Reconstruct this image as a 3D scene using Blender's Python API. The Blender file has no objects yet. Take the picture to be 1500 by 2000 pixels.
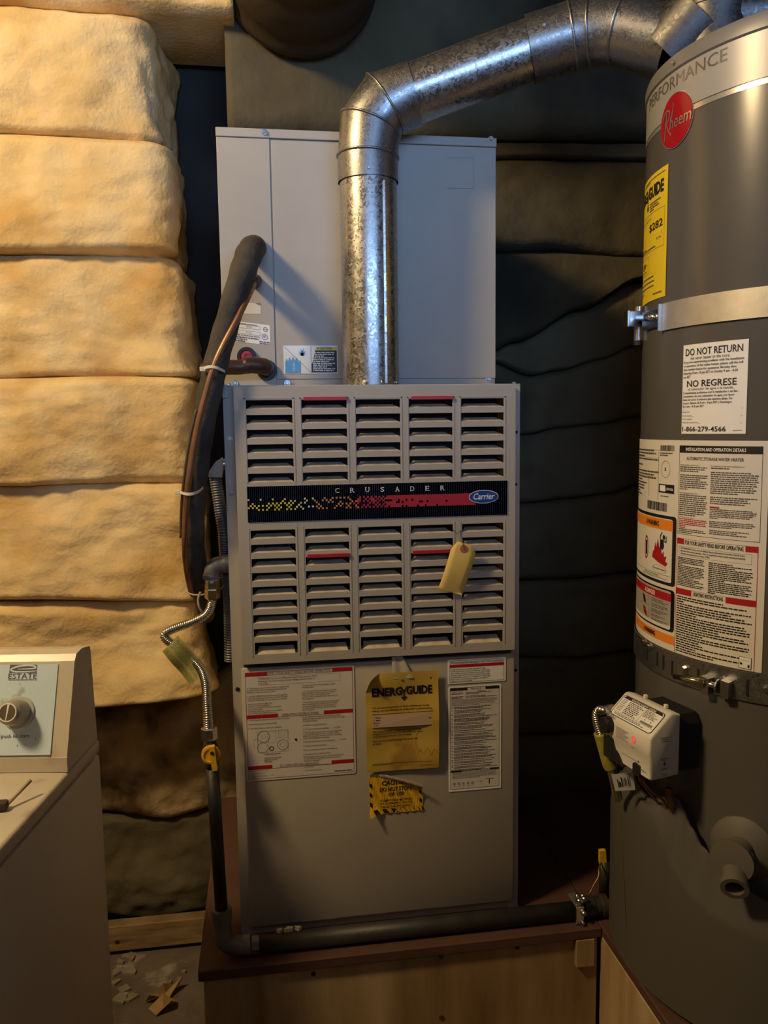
import bpy, bmesh, math, random
from mathutils import Vector, Matrix, noise
S = bpy.context.scene
C = S.collection
PI = math.pi
rad = math.radians

# ------------------------------------------------------------------ camera
F = 1560.0                      # focal length in pixels of the 1500x2000 frame
_d = Vector((197, 14550, F)).normalized()
_x = Vector((10595, -332, F)); _x = (_x - _d * _x.dot(_d)).normalized()
_up = -_d
_f = _up.cross(_x)
def todir(v):                   # camera frame (x right, y down, z forward) -> world
    return Vector((_x.dot(v), _f.dot(v), _up.dot(v)))
CAM = Vector((-0.198, -1.420, 1.40))
cam = bpy.data.cameras.new('camera'); cam.sensor_fit = 'HORIZONTAL'
cam.sensor_width = 36.0; cam.lens = 36.0 * F / 1500.0; cam.clip_start = 0.02
camo = bpy.data.objects.new('camera', cam); C.objects.link(camo)
_r, _u, _b = todir(Vector((1, 0, 0))), todir(Vector((0, -1, 0))), todir(Vector((0, 0, -1)))
camo.matrix_world = Matrix(((_r.x, _u.x, _b.x, CAM.x), (_r.y, _u.y, _b.y, CAM.y), (_r.z, _u.z, _b.z, CAM.z), (0, 0, 0, 1)))
S.camera = camo

# ------------------------------------------------------------------ light, exposure
S.view_settings.view_transform = 'Standard'; S.view_settings.look = 'None'
S.view_settings.exposure = 0.0; S.view_settings.gamma = 1.0
S.view_settings.use_curve_mapping = False
w = bpy.data.worlds.new('sky'); S.world = w; w.use_nodes = True
w.node_tree.nodes['Background'].inputs[0].default_value = (0.45, 0.62, 1.0, 1)
w.node_tree.nodes['Background'].inputs[1].default_value = 0.4
LAMP = Vector((-1.52, -0.82, 2.76))
LAMP_W = 150.0
WIN_W = 68.0
al = bpy.data.lights.new('daylight', 'AREA'); al.shape = 'RECTANGLE'; al.size = 2.0; al.size_y = .90
al.energy = WIN_W; al.color = (0.30, 0.54, 1.0)
ao = bpy.data.objects.new('daylight', al); C.objects.link(ao)
ao.location = (0.15, -2.90, 1.80); ao.rotation_euler = (rad(90), 0, 0)

# ------------------------------------------------------------------ pixel rays
def ray(px, py): return todir(Vector((px - 750, py - 1000, F)))
def W(px, py, Y=None, Z=None, X=None):
    r = ray(px, py)
    t = (Y - CAM.y) / r.y if Y is not None else (Z - CAM.z) / r.z if Z is not None else (X - CAM.x) / r.x
    return CAM + r * t
HC = Vector((0.694, -0.200)); HR = 0.261
def cyl(px, py, R=HR):          # pixel -> (angle, z) on the water heater
    r = ray(px, py); dx, dy = r.x, r.y; ox, oy = CAM.x - HC.x, CAM.y - HC.y
    a = dx * dx + dy * dy; b = 2 * (dx * ox + dy * oy); c = ox * ox + oy * oy - R * R
    q = max(0.0, b * b - 4 * a * c)
    t = (-b - math.sqrt(q)) / (2 * a)
    th = math.atan2(oy + dy * t, ox + dx * t)
    return (th if th > 0 else th + 2 * PI), CAM.z + r.z * t

# ------------------------------------------------------------------ materials
MATS = {}
def mat(name, col, rough=0.6, metal=0.0, var=None, vs=8.0, vd=4.0, bump=0.0, bs=60.0, emit=None, spec=0.5, stretch=None, var2=None, v2s=2.0, v2lo=.45, v2hi=.62, aniso=None):
    """procedural principled material: base colour, optional noise variation towards var, second patchy stain var2, bump"""
    if name in MATS: return MATS[name]
    m = bpy.data.materials.new(name); m.use_nodes = True; n = m.node_tree.nodes; l = m.node_tree.links
    p = n['Principled BSDF']
    p.inputs['Base Color'].default_value = (*col, 1); p.inputs['Roughness'].default_value = rough
    p.inputs['Metallic'].default_value = metal; p.inputs['Specular IOR Level'].default_value = spec
    if var or bump or var2:
        tc = n.new('ShaderNodeTexCoord'); mp = n.new('ShaderNodeMapping'); l.new(tc.outputs['Object'], mp.inputs[0])
        if stretch: mp.inputs['Scale'].default_value = stretch
    out = None
    if var:
        nz = n.new('ShaderNodeTexNoise'); nz.inputs['Scale'].default_value = vs; nz.inputs['Detail'].default_value = vd; nz.inputs['Roughness'].default_value = 0.62
        l.new(mp.outputs[0], nz.inputs['Vector'])
        rp = n.new('ShaderNodeMapRange'); rp.inputs['From Min'].default_value = 0.32; rp.inputs['From Max'].default_value = 0.68
        l.new(nz.outputs[0], rp.inputs[0])
        mx = n.new('ShaderNodeMix'); mx.data_type = 'RGBA'; mx.inputs[6].default_value = (*col, 1); mx.inputs[7].default_value = (*var, 1)
        l.new(rp.outputs[0], mx.inputs[0]); out = mx.outputs[2]
    if var2:
        nz = n.new('ShaderNodeTexNoise'); nz.inputs['Scale'].default_value = v2s; nz.inputs['Detail'].default_value = 5
        l.new(mp.outputs[0], nz.inputs['Vector'])
        rp = n.new('ShaderNodeMapRange'); rp.inputs['From Min'].default_value = v2lo; rp.inputs['From Max'].default_value = v2hi
        l.new(nz.outputs[0], rp.inputs[0])
        mx = n.new('ShaderNodeMix'); mx.data_type = 'RGBA'; mx.inputs[6].default_value = (*col, 1); mx.inputs[7].default_value = (*var2, 1)
        if out: l.new(out, mx.inputs[6])
        l.new(rp.outputs[0], mx.inputs[0]); out = mx.outputs[2]
    if out: l.new(out, p.inputs['Base Color'])
    if bump:
        nz = n.new('ShaderNodeTexNoise'); nz.inputs['Scale'].default_value = bs; nz.inputs['Detail'].default_value = 5
        l.new(mp.outputs[0], nz.inputs['Vector'])
        bp = n.new('ShaderNodeBump'); bp.inputs['Strength'].default_value = bump; bp.inputs['Distance'].default_value = 0.01
        l.new(nz.outputs[0], bp.inputs['Height']); l.new(bp.outputs[0], p.inputs['Normal'])
    if emit:
        p.inputs['Emission Color'].default_value = (*col, 1); p.inputs['Emission Strength'].default_value = emit
    MATS[name] = m; return m
def galvanised(name, base, dark, rough, scale):
    if name in MATS: return MATS[name]
    m = bpy.data.materials.new(name); m.use_nodes = True; n = m.node_tree.nodes; l = m.node_tree.links; p = n['Principled BSDF']
    tc = n.new('ShaderNodeTexCoord'); v = n.new('ShaderNodeTexVoronoi'); v.inputs['Scale'].default_value = scale
    nz = n.new('ShaderNodeTexNoise'); nz.inputs['Scale'].default_value = scale * .6; nz.inputs['Detail'].default_value = 4
    l.new(tc.outputs['Object'], nz.inputs['Vector'])
    ad = n.new('ShaderNodeVectorMath'); ad.operation = 'MULTIPLY_ADD'; ad.inputs[1].default_value = (.03, .03, .03)
    l.new(nz.outputs['Color'], ad.inputs[0]); l.new(tc.outputs['Object'], ad.inputs[2]); l.new(ad.outputs[0], v.inputs['Vector'])
    sp = n.new('ShaderNodeSeparateColor'); l.new(v.outputs['Color'], sp.inputs[0])
    mx = n.new('ShaderNodeMix'); mx.data_type = 'RGBA'; mx.inputs[6].default_value = (*base, 1); mx.inputs[7].default_value = (*dark, 1)
    l.new(sp.outputs[0], mx.inputs[0]); l.new(mx.outputs[2], p.inputs['Base Color'])
    mr = n.new('ShaderNodeMapRange'); mr.inputs['To Min'].default_value = rough - .07; mr.inputs['To Max'].default_value = rough + .16
    l.new(sp.outputs[1], mr.inputs[0]); l.new(mr.outputs[0], p.inputs['Roughness']); p.inputs['Metallic'].default_value = 0.95
    bp = n.new('ShaderNodeBump'); bp.inputs['Strength'].default_value = .12; bp.inputs['Distance'].default_value = .004
    l.new(sp.outputs[2], bp.inputs['Height']); l.new(bp.outputs[0], p.inputs['Normal'])
    MATS[name] = m; return m

PAINT = mat('furnace_paint', (.46, .42, .36), .45, var=(.41, .375, .315), vs=3, bump=.02, bs=400)
PAINT2 = mat('coil_paint', (.47, .44, .385), .5, var=(.42, .39, .34), vs=4, bump=.02, bs=400)
DUST = mat('louver_dust', (.58, .51, .40), .9, var=(.40, .31, .20), vs=40, var2=(.13, .11, .09), v2s=14, v2lo=.55, v2hi=.72)
INNER = mat('furnace_inside', (.03, .03, .035), .6)  # near-black, with the shade put into the colour
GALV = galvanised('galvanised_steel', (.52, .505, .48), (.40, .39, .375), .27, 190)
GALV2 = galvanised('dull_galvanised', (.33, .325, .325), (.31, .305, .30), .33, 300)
GALV3 = galvanised('sooty_galvanised', (.15, .147, .145), (.13, .127, .125), .42, 200)  # dark colour stands for the shadow over the tee and riser
STRAPM = mat('strap_zinc', (.72, .68, .61), .42, .75, var=(.60, .56, .50), vs=35)
STEEL = mat('zinc_steel', (.66, .65, .63), .28, 1.0, var=(.5, .49, .48), vs=30)
SCREW = mat('screw_steel', (.55, .53, .5), .3, 1.0)
SSHOSE = mat('stainless_hose', (.62, .58, .52), .25, 1.0)
CONDUIT = mat('dark_conduit', (.16, .165, .18), .45, .6)
BRASS = mat('brass', (.62, .47, .22), .3, 1.0, var=(.4, .32, .2), vs=60)
COPPER = mat('old_copper', (.42, .21, .11), .42, .75, var=(.22, .12, .07), vs=22)
RUBBER = mat('black_foam', (.035, .031, .027), .85, var=(.085, .07, .055), vs=14, bump=.25, bs=90, var2=(.19, .13, .08), v2s=7, v2lo=.6, v2hi=.75)
BLKPIPE = mat('black_iron', (.022, .021, .022), .5, .2, var=(.05, .045, .04), vs=18, bump=.08, bs=160)
GRYPIPE = mat('malleable_iron', (.24, .235, .22), .55, .5, var=(.15, .145, .13), vs=24, bump=.15, bs=120)
DRAINP = mat('brown_drain', (.035, .018, .012), .4, var=(.06, .03, .02), vs=20)
BLACK = mat('black_plastic', (.012, .012, .013), .5)
YEL = mat('yellow_plastic', (.80, .47, .02), .45, var=(.7, .4, .02), vs=25)
NYLON = mat('nylon_tie', (.78, .72, .58), .5)
REDPL = mat('red_plug', (.42, .03, .06), .5)
WHITEP = mat('white_plastic', (.78, .75, .70), .4, var=(.73, .69, .63), vs=8)
TANK = mat('tank_paint', (.105, .099, .092), .21, var=(.096, .088, .080), vs=3)
TANK2 = mat('tank_trim', (.20, .188, .172), .36)
SKIRT = mat('skirt_plastic', (.088, .080, .068), .55, bump=.02, bs=500)
BANDP = mat('tank_band', (.36, .345, .33), .34, .1)
BANDL = mat('tank_band_line', (.62, .60, .58), .2, .7)
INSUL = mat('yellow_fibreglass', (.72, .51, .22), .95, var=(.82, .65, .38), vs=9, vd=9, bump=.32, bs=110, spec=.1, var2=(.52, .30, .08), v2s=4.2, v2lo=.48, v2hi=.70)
INSUL2 = mat('dusty_fibreglass', (.098, .082, .049), .95, var=(.13, .112, .072), vs=6, vd=8, bump=.3, bs=60, spec=.1, var2=(.045, .04, .03), v2s=2.6, v2lo=.47, v2hi=.66)  # dusty, and darkened further to stand for shade on these batts
INSUL4 = mat('grey_fibreglass', (.20, .17, .105), .95, var=(.26, .225, .15), vs=6, vd=8, bump=.3, bs=60, spec=.1, var2=(.06, .052, .038), v2s=2.6, v2lo=.50, v2hi=.68)  # paler counterpart, light put into the colour of the lower right batts
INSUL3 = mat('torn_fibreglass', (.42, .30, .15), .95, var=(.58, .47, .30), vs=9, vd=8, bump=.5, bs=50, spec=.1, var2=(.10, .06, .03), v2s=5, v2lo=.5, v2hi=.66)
PLY = mat('stained_plywood', (.52, .39, .22), .7, var=(.33, .21, .09), vs=3.2, vd=9, bump=.06, bs=30, stretch=(3.2, 3.2, .5), var2=(.20, .11, .045), v2s=2.6, v2lo=.50, v2hi=.70)
PLYTOP = mat('platform_edge', (.10, .045, .03), .75, var=(.07, .03, .02), vs=8, bump=.15, bs=60)
WOODB = mat('sill_board', (.33, .23, .11), .8, var=(.12, .07, .035), vs=6, stretch=(1, 1, 8))
CONC = mat('dirty_concrete', (.16, .13, .105), .9, var=(.07, .052, .038), vs=7, vd=8, bump=.6, bs=25, var2=(.32, .28, .24), v2s=11, v2lo=.58, v2hi=.68)
WALLD = mat('dark_sheathing', (.045, .04, .036), .9, var=(.03, .027, .025), vs=5)
WALLP = mat('plain_wall', (.055, .047, .038), .9, var=(.045, .038, .03), vs=3)
WASH = mat('washer_enamel', (.60, .54, .45), .32, var=(.56, .50, .41), vs=3, var2=(.42, .35, .26), v2s=16, v2lo=.60, v2hi=.72)
WASHSIDE = mat('washer_side', (.60, .54, .45), .35)
PANEL = mat('console_panel', (.60, .74, .88), .35, var=(.56, .70, .83), vs=5, var2=(.36, .43, .45), v2s=30, v2lo=.62, v2hi=.7)
CHROME = mat('chrome', (.8, .78, .75), .12, 1.0)
GREYK = mat('knob_grey', (.33, .31, .28), .4)
PAPER = mat('white_label', (.70, .66, .63), .45)
PAPERB = mat('bright_label', (.90, .89, .88), .4)
CREAM = mat('cream_label', (.76, .72, .66), .45)
GLOSSY = mat('glossy_label', (.78, .80, .82), .12)
INK = mat('black_ink', (.012, .011, .012), .5)
INKG = mat('grey_ink', (.10, .09, .09), .6)
INKL = mat('pale_ink', (.30, .28, .27), .6)
RED = mat('red_ink', (.42, .008, .015), .5)
ORANGE = mat('orange_ink', (.85, .26, .02), .5)
WHITE = mat('white_ink', (.78, .76, .74), .5)
EGY = mat('old_yellow_paper', (.60, .41, .07), .7, var=(.52, .34, .05), vs=16, var2=(.36, .20, .03), v2s=11, v2lo=.58, v2hi=.68)
EGY2 = mat('energy_yellow', (.80, .60, .02), .45)
EGP = mat('faded_pink', (.56, .41, .30), .7)
TAGY = mat('manila_tag', (.80, .58, .16), .75, var=(.75, .52, .14), vs=9)
TAGR = mat('tag_eyelet', (.42, .15, .08), .7)
TAGG = mat('hose_tag', (.45, .41, .14), .4, var=(.40, .37, .12), vs=30)
NAVY = mat('navy_band', (.012, .022, .055), .35)
NAVYG = mat('navy_grid', (.02, .032, .072), .35)
BLUE = mat('logo_blue', (.01, .06, .34), .35)
CYAN = mat('sticker_blue', (.08, .30, .62), .3)
YELI = mat('yellow_ink', (.72, .62, .05), .45)
ORI = mat('amber_ink', (.62, .27, .05), .45)
REDI = mat('band_red', (.40, .02, .03), .4)
TAPE = mat('clear_tape', (.45, .40, .32), .22)
SILV = mat('silver_ink', (.62, .60, .56), .25, .8)
EMBR = mat('emblem_red', (.36, .006, .012), .18)
FLAKE = mat('floor_flake', (.26, .22, .17), .9, var=(.18, .15, .11), vs=30)
FLAP = mat('sticker_back', (.38, .31, .22), .7)
PLASTER = mat('plaster_crumb', (.55, .50, .38), .9, bump=.5, bs=80)
LEAF = mat('dry_leaf', (.38, .24, .10), .9, var=(.26, .16, .07), vs=20)
DUCTW = mat('dark_duct_wrap', (.055, .036, .017), .75, var=(.035, .022, .01), vs=5, bump=.3, bs=20)
LED = mat('red_led', (1.0, .03, .03), .4, emit=2.2)
REDGL = mat('led_bezel', (.75, .30, .26), .4)

# ------------------------------------------------------------------ mesh builder
class MB:
    def __init__(s): s.v = []; s.f = []; s.m = []; s.mats = []; s.cur = 0
    def use(s, m):
        if m not in s.mats: s.mats.append(m)
        s.cur = s.mats.index(m); return s
    def add(s, vs, fs):
        o = len(s.v); s.v += [tuple(q) for q in vs]; s.f += [tuple(i + o for i in q) for q in fs]; s.m += [s.cur] * len(fs); return s
    def bm(s, b, mtx=None):
        b.verts.index_update()
        vs = [(mtx @ q.co if mtx else q.co) for q in b.verts]; s.add(vs, [[q.index for q in f.verts] for f in b.faces]); b.free(); return s
    def box(s, lo, hi, bev=0.0, seg=1, mtx=None):
        b = bmesh.new(); bmesh.ops.create_cube(b, size=1.0)
        lo, hi = Vector(lo), Vector(hi); c = (lo + hi) / 2; d = hi - lo
        for q in b.verts: q.co = Vector((q.co.x * d.x, q.co.y * d.y, q.co.z * d.z)) + c
        if bev: bmesh.ops.bevel(b, geom=b.edges[:], offset=bev, segments=seg, affect='EDGES', profile=.5)
        return s.bm(b, mtx)
    def tube(s, pts, r, n=14, cap=True, flat=None):
        pts = [Vector(p) for p in pts]; k = len(pts); rr = r if isinstance(r, (list, tuple)) else [r] * k
        T = []
        for i in range(k):
            a = pts[max(i - 1, 0)]; b = pts[min(i + 1, k - 1)]; T.append((b - a).normalized())
        ref = Vector((0, 0, 1)) if abs(T[0].z) < .9 else Vector((0, 1, 0))
        N = (ref - T[0] * ref.dot(T[0])).normalized(); vs = []; fs = []
        for i in range(k):
            N = (N - T[i] * N.dot(T[i])).normalized(); B = T[i].cross(N)
            for j in range(n):
                a = 2 * PI * j / n; vs.append(pts[i] + (N * math.cos(a) + B * math.sin(a)) * rr[i])
        for i in range(k - 1):
            for j in range(n):
                q = i * n + j; q2 = i * n + (j + 1) % n; fs.append((q, q2, q2 + n, q + n))
        if cap: fs.append(tuple(range(n - 1, -1, -1))); fs.append(tuple(range((k - 1) * n, k * n)))
        return s.add(vs, fs)
    def lathe(s, prof, o=(0, 0, 0), ax=(0, 0, 1), n=32, cap=True):
        """prof: list of (radius, height along ax)"""
        ax = Vector(ax).normalized(); ref = Vector((0, 0, 1)) if abs(ax.z) < .9 else Vector((1, 0, 0))
        N = (ref - ax * ref.dot(ax)).normalized(); B = ax.cross(N); o = Vector(o); vs = []; fs = []
        for r, h in prof:
            for j in range(n):
                a = 2 * PI * j / n; vs.append(o + ax * h + (N * math.cos(a) + B * math.sin(a)) * r)
        for i in range(len(prof) - 1):
            for j in range(n):
                q = i * n + j; q2 = i * n + (j + 1) % n; fs.append((q, q2, q2 + n, q + n))
        if cap: fs.append(tuple(range(n - 1, -1, -1))); fs.append(tuple(range((len(prof) - 1) * n, len(prof) * n)))
        return s.add(vs, fs)
    def prism(s, poly, ext):
        """3D polygon extruded by vector ext"""
        poly = [Vector(p) for p in poly]; ext = Vector(ext); k = len(poly)
        fs = [tuple(range(k)), tuple(range(2 * k - 1, k - 1, -1))] + [(i, (i + 1) % k, (i + 1) % k + k, i + k) for i in range(k)]
        return s.add(poly + [p + ext for p in poly], fs)
    def grid(s, fn, nu, nv):
        vs = [fn(i / nu, j / nv) for j in range(nv + 1) for i in range(nu + 1)]
        fs = [(j * (nu + 1) + i, j * (nu + 1) + i + 1, (j + 1) * (nu + 1) + i + 1, (j + 1) * (nu + 1) + i) for j in range(nv) for i in range(nu)]
        return s.add(vs, fs)
    def build(s, name, m=None, parent=None, smooth=False, angle=None):
        me = bpy.data.meshes.new(name); me.from_pydata(s.v, [], s.f)
        ms = s.mats if s.mats else [m]
        for q in ms: me.materials.append(q)
        if s.mats and len(s.mats) > 1: me.polygons.foreach_set('material_index', s.m)
        me.validate(); b = bmesh.new(); b.from_mesh(me)
        if len(b.faces) < 40000: bmesh.ops.recalc_face_normals(b, faces=b.faces[:])
        b.to_mesh(me); b.free()
        if smooth or angle:
            me.polygons.foreach_set('use_smooth', [True] * len(me.polygons))
            if angle: me.set_sharp_from_angle(angle=rad(angle))
        o = bpy.data.objects.new(name, me); C.objects.link(o)
        if parent: o.parent = parent
        return o
def tag(o, label, cat, group=None, kind=None):
    o['label'] = label; o['category'] = cat
    if group: o['group'] = group
    if kind: o['kind'] = kind
    return o
def thing(name, label, cat, group=None):
    o = bpy.data.objects.new(name, None); o.empty_display_size = .05; C.objects.link(o); return tag(o, label, cat, group)
def struct(o): o['kind'] = 'structure'; return o
def lab(o, text): o['label'] = text; return o
def smooth_path(pts, n=8):
    pts = [Vector(p) for p in pts]; out = []
    for i in range(len(pts) - 1):
        p0 = pts[max(i - 1, 0)]; p1 = pts[i]; p2 = pts[i + 1]; p3 = pts[min(i + 2, len(pts) - 1)]
        for k in range(n):
            t = k / n
            out.append(.5 * ((2 * p1) + (p2 - p0) * t + (2 * p0 - 5 * p1 + 4 * p2 - p3) * t * t + (3 * p1 - p0 - 3 * p2 + p3) * t ** 3))
    out.append(pts[-1]); return out
def resample(pts, step):
    out = [pts[0]]; acc = 0.0
    for a, b in zip(pts[:-1], pts[1:]):
        L = (b - a).length
        while acc + L >= step:
            t = (step - acc) / L; a = a.lerp(b, t); out.append(a.copy()); L = (b - a).length; acc = 0.0
        acc += L
    out.append(pts[-1]); return out
def corrugated(path, r, amp, pitch, n=14):
    p = resample(smooth_path(path, 24), pitch / 4); prof = [1.0, .45, 0.0, .45]
    return MB().tube(p, [r - amp + amp * prof[i % 4] for i in range(len(p))], n)
def screw_at(p, ax, r=.0045, h=.003, parent=None, m=None, name='screw'):
    """hex washer head screw"""
    b = MB(); b.lathe([(r * 1.35, 0), (r * 1.35, h * .3), (r, h * .3)], p, ax, 14)
    b.lathe([(r, h * .3), (r, h), (r * .8, h * 1.15)], p, ax, 6)
    return b.build(name, m or SCREW, parent)

# ------------------------------------------------------------------ flat print: labels, stickers
_tc = {}
def textmesh(s, off=0.0):
    k = (s, off)
    if k not in _tc:
        cu = bpy.data.curves.new('txt', 'FONT'); cu.body = s; cu.resolution_u = 2; cu.fill_mode = 'FRONT' if hasattr(cu, 'fill_mode') else cu.fill_mode; cu.offset = off
        ob = bpy.data.objects.new('txt', cu); C.objects.link(ob)
        dg = bpy.context.evaluated_depsgraph_get(); me = bpy.data.meshes.new_from_object(ob.evaluated_get(dg))
        vs = [v.co.copy() for v in me.vertices]; fs = [tuple(p.vertices) for p in me.polygons]
        bpy.data.objects.remove(ob); bpy.data.curves.remove(cu); bpy.data.meshes.remove(me)
        _tc[k] = (vs, fs)
    return _tc[k]
class Label:
    """print laid on a surface; coordinates are given by photo pixels of the corners and turned into surface metres"""
    def __init__(s, pt, place, curved=False): s.pt = pt; s.place = place; s.b = MB(); s.curved = curved; s.z = 0.0003; s.rng = random.Random(5)
    def _poly(s, pts, m, z): s.b.use(m); s.b.add([s.place(a, c, z) for a, c in pts], [tuple(range(len(pts)))])
    def srect(s, s0, t0, s1, t1, m, z=0):
        n = max(1, int(abs(s1 - s0) / .01)) if s.curved else 1
        s.b.use(m); vs = []; fs = []
        for i in range(n + 1):
            q = s0 + (s1 - s0) * i / n; vs += [s.place(q, t0, z * s.z), s.place(q, t1, z * s.z)]
        for i in range(n): fs.append((2 * i, 2 * i + 2, 2 * i + 3, 2 * i + 1))
        s.b.add(vs, fs)
    def box(s, a, b):
        p, q = s.pt(*a), s.pt(*b); return p[0], p[1], q[0], q[1]      # left, top, right, bottom
    def rect(s, a, b, m, z=1): l, t, r, bo = s.box(a, b); s.srect(l, bo, r, t, m, z)
    def rrect(s, a, b, rr, m, z=1):
        l, t, r, bo = s.box(a, b); pts = []
        for cx_, cy_, a0 in ((r - rr, t - rr, 0), (l + rr, t - rr, 90), (l + rr, bo + rr, 180), (r - rr, bo + rr, 270)):
            for k in range(5): q = rad(a0 + 22.5 * k); pts.append((cx_ + rr * math.cos(q), cy_ + rr * math.sin(q)))
        if not s.curved: s._poly(pts, m, z * s.z)
        else: s.srect(l + rr, bo, r - rr, t, m, z); s.srect(l, bo + rr, l + rr, t - rr, m, z); s.srect(r - rr, bo + rr, r, t - rr, m, z); [s._poly([(c0, c1)] + pts[5 * i:5 * i + 5], m, z * s.z) for i, (c0, c1) in enumerate(((r - rr, t - rr), (l + rr, t - rr), (l + rr, bo + rr), (r - rr, bo + rr)))]
    def frame(s, a, b, w, m, z=1):
        l, t, r, bo = s.box(a, b)
        s.srect(l, t - w, r, t, m, z); s.srect(l, bo, r, bo + w, m, z); s.srect(l, bo, l + w, t, m, z); s.srect(r - w, bo, r, t, m, z)
    def poly(s, pts, m, z=1): s._poly([s.pt(*p) for p in pts], m, z * s.z)
    def line(s, a, b, w, m, z=1):
        p, q = Vector(s.pt(*a)), Vector(s.pt(*b)); d = (q - p).normalized() * w / 2; n = Vector((-d.y, d.x))
        s._poly([tuple(p + n), tuple(p - n), tuple(q - n), tuple(q + n)], m, z * s.z)
    def ellipse(s, c, rx, ry, m, z=1, rot=0.0, n=28, hole=0.0):
        cx_, cy_ = s.pt(*c); s.b.use(m); vs = []; fs = []
        for k in range(n):
            a = 2 * PI * k / n
            for h in ((1.0, hole) if hole else (1.0,)):
                x, y = rx * h * math.cos(a), ry * h * math.sin(a)
                vs.append(s.place(cx_ + x * math.cos(rot) - y * math.sin(rot), cy_ + x * math.sin(rot) + y * math.cos(rot), z * s.z))
        if hole: fs = [(2 * k, 2 * ((k + 1) % n), 2 * ((k + 1) % n) + 1, 2 * k + 1) for k in range(n)]
        else: fs = [tuple(range(n))]
        s.b.add(vs, fs)
    def stext(s, txt, l, t, r, bo, m, z=2, bold=0.0, shear=0.0, keep=False, fn=None):
        vs, fs = textmesh(txt, bold)
        if not vs: return
        x0 = min(v.x for v in vs); x1 = max(v.x for v in vs); y0 = min(v.y for v in vs); y1 = max(v.y for v in vs)
        if keep: y0, y1 = -0.2, .73
        h = t - bo; sy = h / (y1 - y0); sx = (r - l) / (x1 - x0)
        if keep: sx = min(sx, sy * .92)
        s.b.use(m); out = []
        for v in vs:
            a = l + (v.x - x0) * sx; c = bo + (v.y - y0) * sy; a += shear * (c - bo)
            if fn: a, c = fn(a, c)
            out.append(s.place(a, c, z * s.z))
        s.b.add(out, fs)
    def text(s, txt, a, b, m=None, z=2, bold=0.0, shear=0.0, keep=False): l, t, r, bo = s.box(a, b); s.stext(txt, l, t, r, bo, m or INK, z, bold, shear, keep)
    def para(s, lines, a, b, m=None, z=2, gap=.30, n=None):
        """a block of small print between two pixel corners: strings are set as text, numbers as that share of a line of unreadable words"""
        l, t, r, bo = s.box(a, b); k = n or len(lines); h = (t - bo) / k
        for i, q in enumerate(lines):
            tt = t - i * h; bb = tt - h * (1 - gap * .5)
            if isinstance(q, str):
                if q: s.stext(q, l, tt, r, bb, m or INKG, z, 0.012, 0, True)
            else:
                x = l; e = l + (r - l) * q
                while x < e - h * .3:
                    wd = h * s.rng.uniform(.6, 2.6); x1 = min(x + wd, e)
                    s.srect(x, bb + h * .18, x1, tt - h * .16, m or INKG, z); x = x1 + h * .35
    def build(s, name, parent=None, label=None):
        o = s.b.build(name, None, parent)
        if label: o['label'] = label
        return o
def door_label(Y): 
    def pt(px, py): q = W(px, py, Y=Y); return q.x, q.z
    return Label(pt, lambda a, c, z: Vector((a, Y - z, c)))
def tank_label(off=.0012, R=HR):
    def pt(px, py): th, z = cyl(px, py, R); return th * R, z
    return Label(pt, lambda a, c, z: Vector((HC.x + (R + off + z) * math.cos(a / R), HC.y + (R + off + z) * math.sin(a / R), c)), True)

# ================================================================== the room
XL, XR, YB, YF, ZC = -2.30, 1.62, .84, -1.82, 3.05
struct(MB().box((XL - .1, YF - .1, -.1), (XR + .1, YB + .1, 0)).build('floor', CONC))
struct(MB().box((XL - .1, YF - .1, ZC), (XR + .1, YB + .1, ZC + .1)).build('ceiling', WALLP))
struct(MB().box((XL - .1, YB, 0), (XR + .1, YB + .1, ZC)).build('wall_back', WALLD))
struct(MB().box((XL - .1, YF, 0), (XL, YB, ZC)).build('wall_left', WALLP))
struct(MB().box((XR, YF, 0), (XR + .1, YB, ZC)).build('wall_right', WALLP))
wx0, wx1, wz0, wz1 = -.62, .78, 1.71, 2.50  # unseen front wall set close, sill raised, to block daylight on lower door
fw = MB()
fw.box((XL - .1, YF - .1, 0), (wx0, YF, ZC)); fw.box((wx1, YF - .1, 0), (XR + .1, YF, ZC))
fw.box((wx0, YF - .1, 0), (wx1, YF, wz0)); fw.box((wx0, YF - .1, wz1), (wx1, YF, ZC))
struct(fw.build('wall_front', WALLP))
wn = bpy.data.objects.new('window_1', None); C.objects.link(wn); struct(wn)
wf = MB()
for a, b_ in (((wx0, wz0), (wx0 + .05, wz1)), ((wx1 - .05, wz0), (wx1, wz1)), ((wx0, wz0), (wx1, wz0 + .05)), ((wx0, wz1 - .05), (wx1, wz1)), ((.067, wz0), (.093, wz1))):
    wf.box((a[0], YF - .07, a[1]), (b_[0], YF - .02, b_[1]))
wf.build('window_frame', WHITEP, wn)

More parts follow.
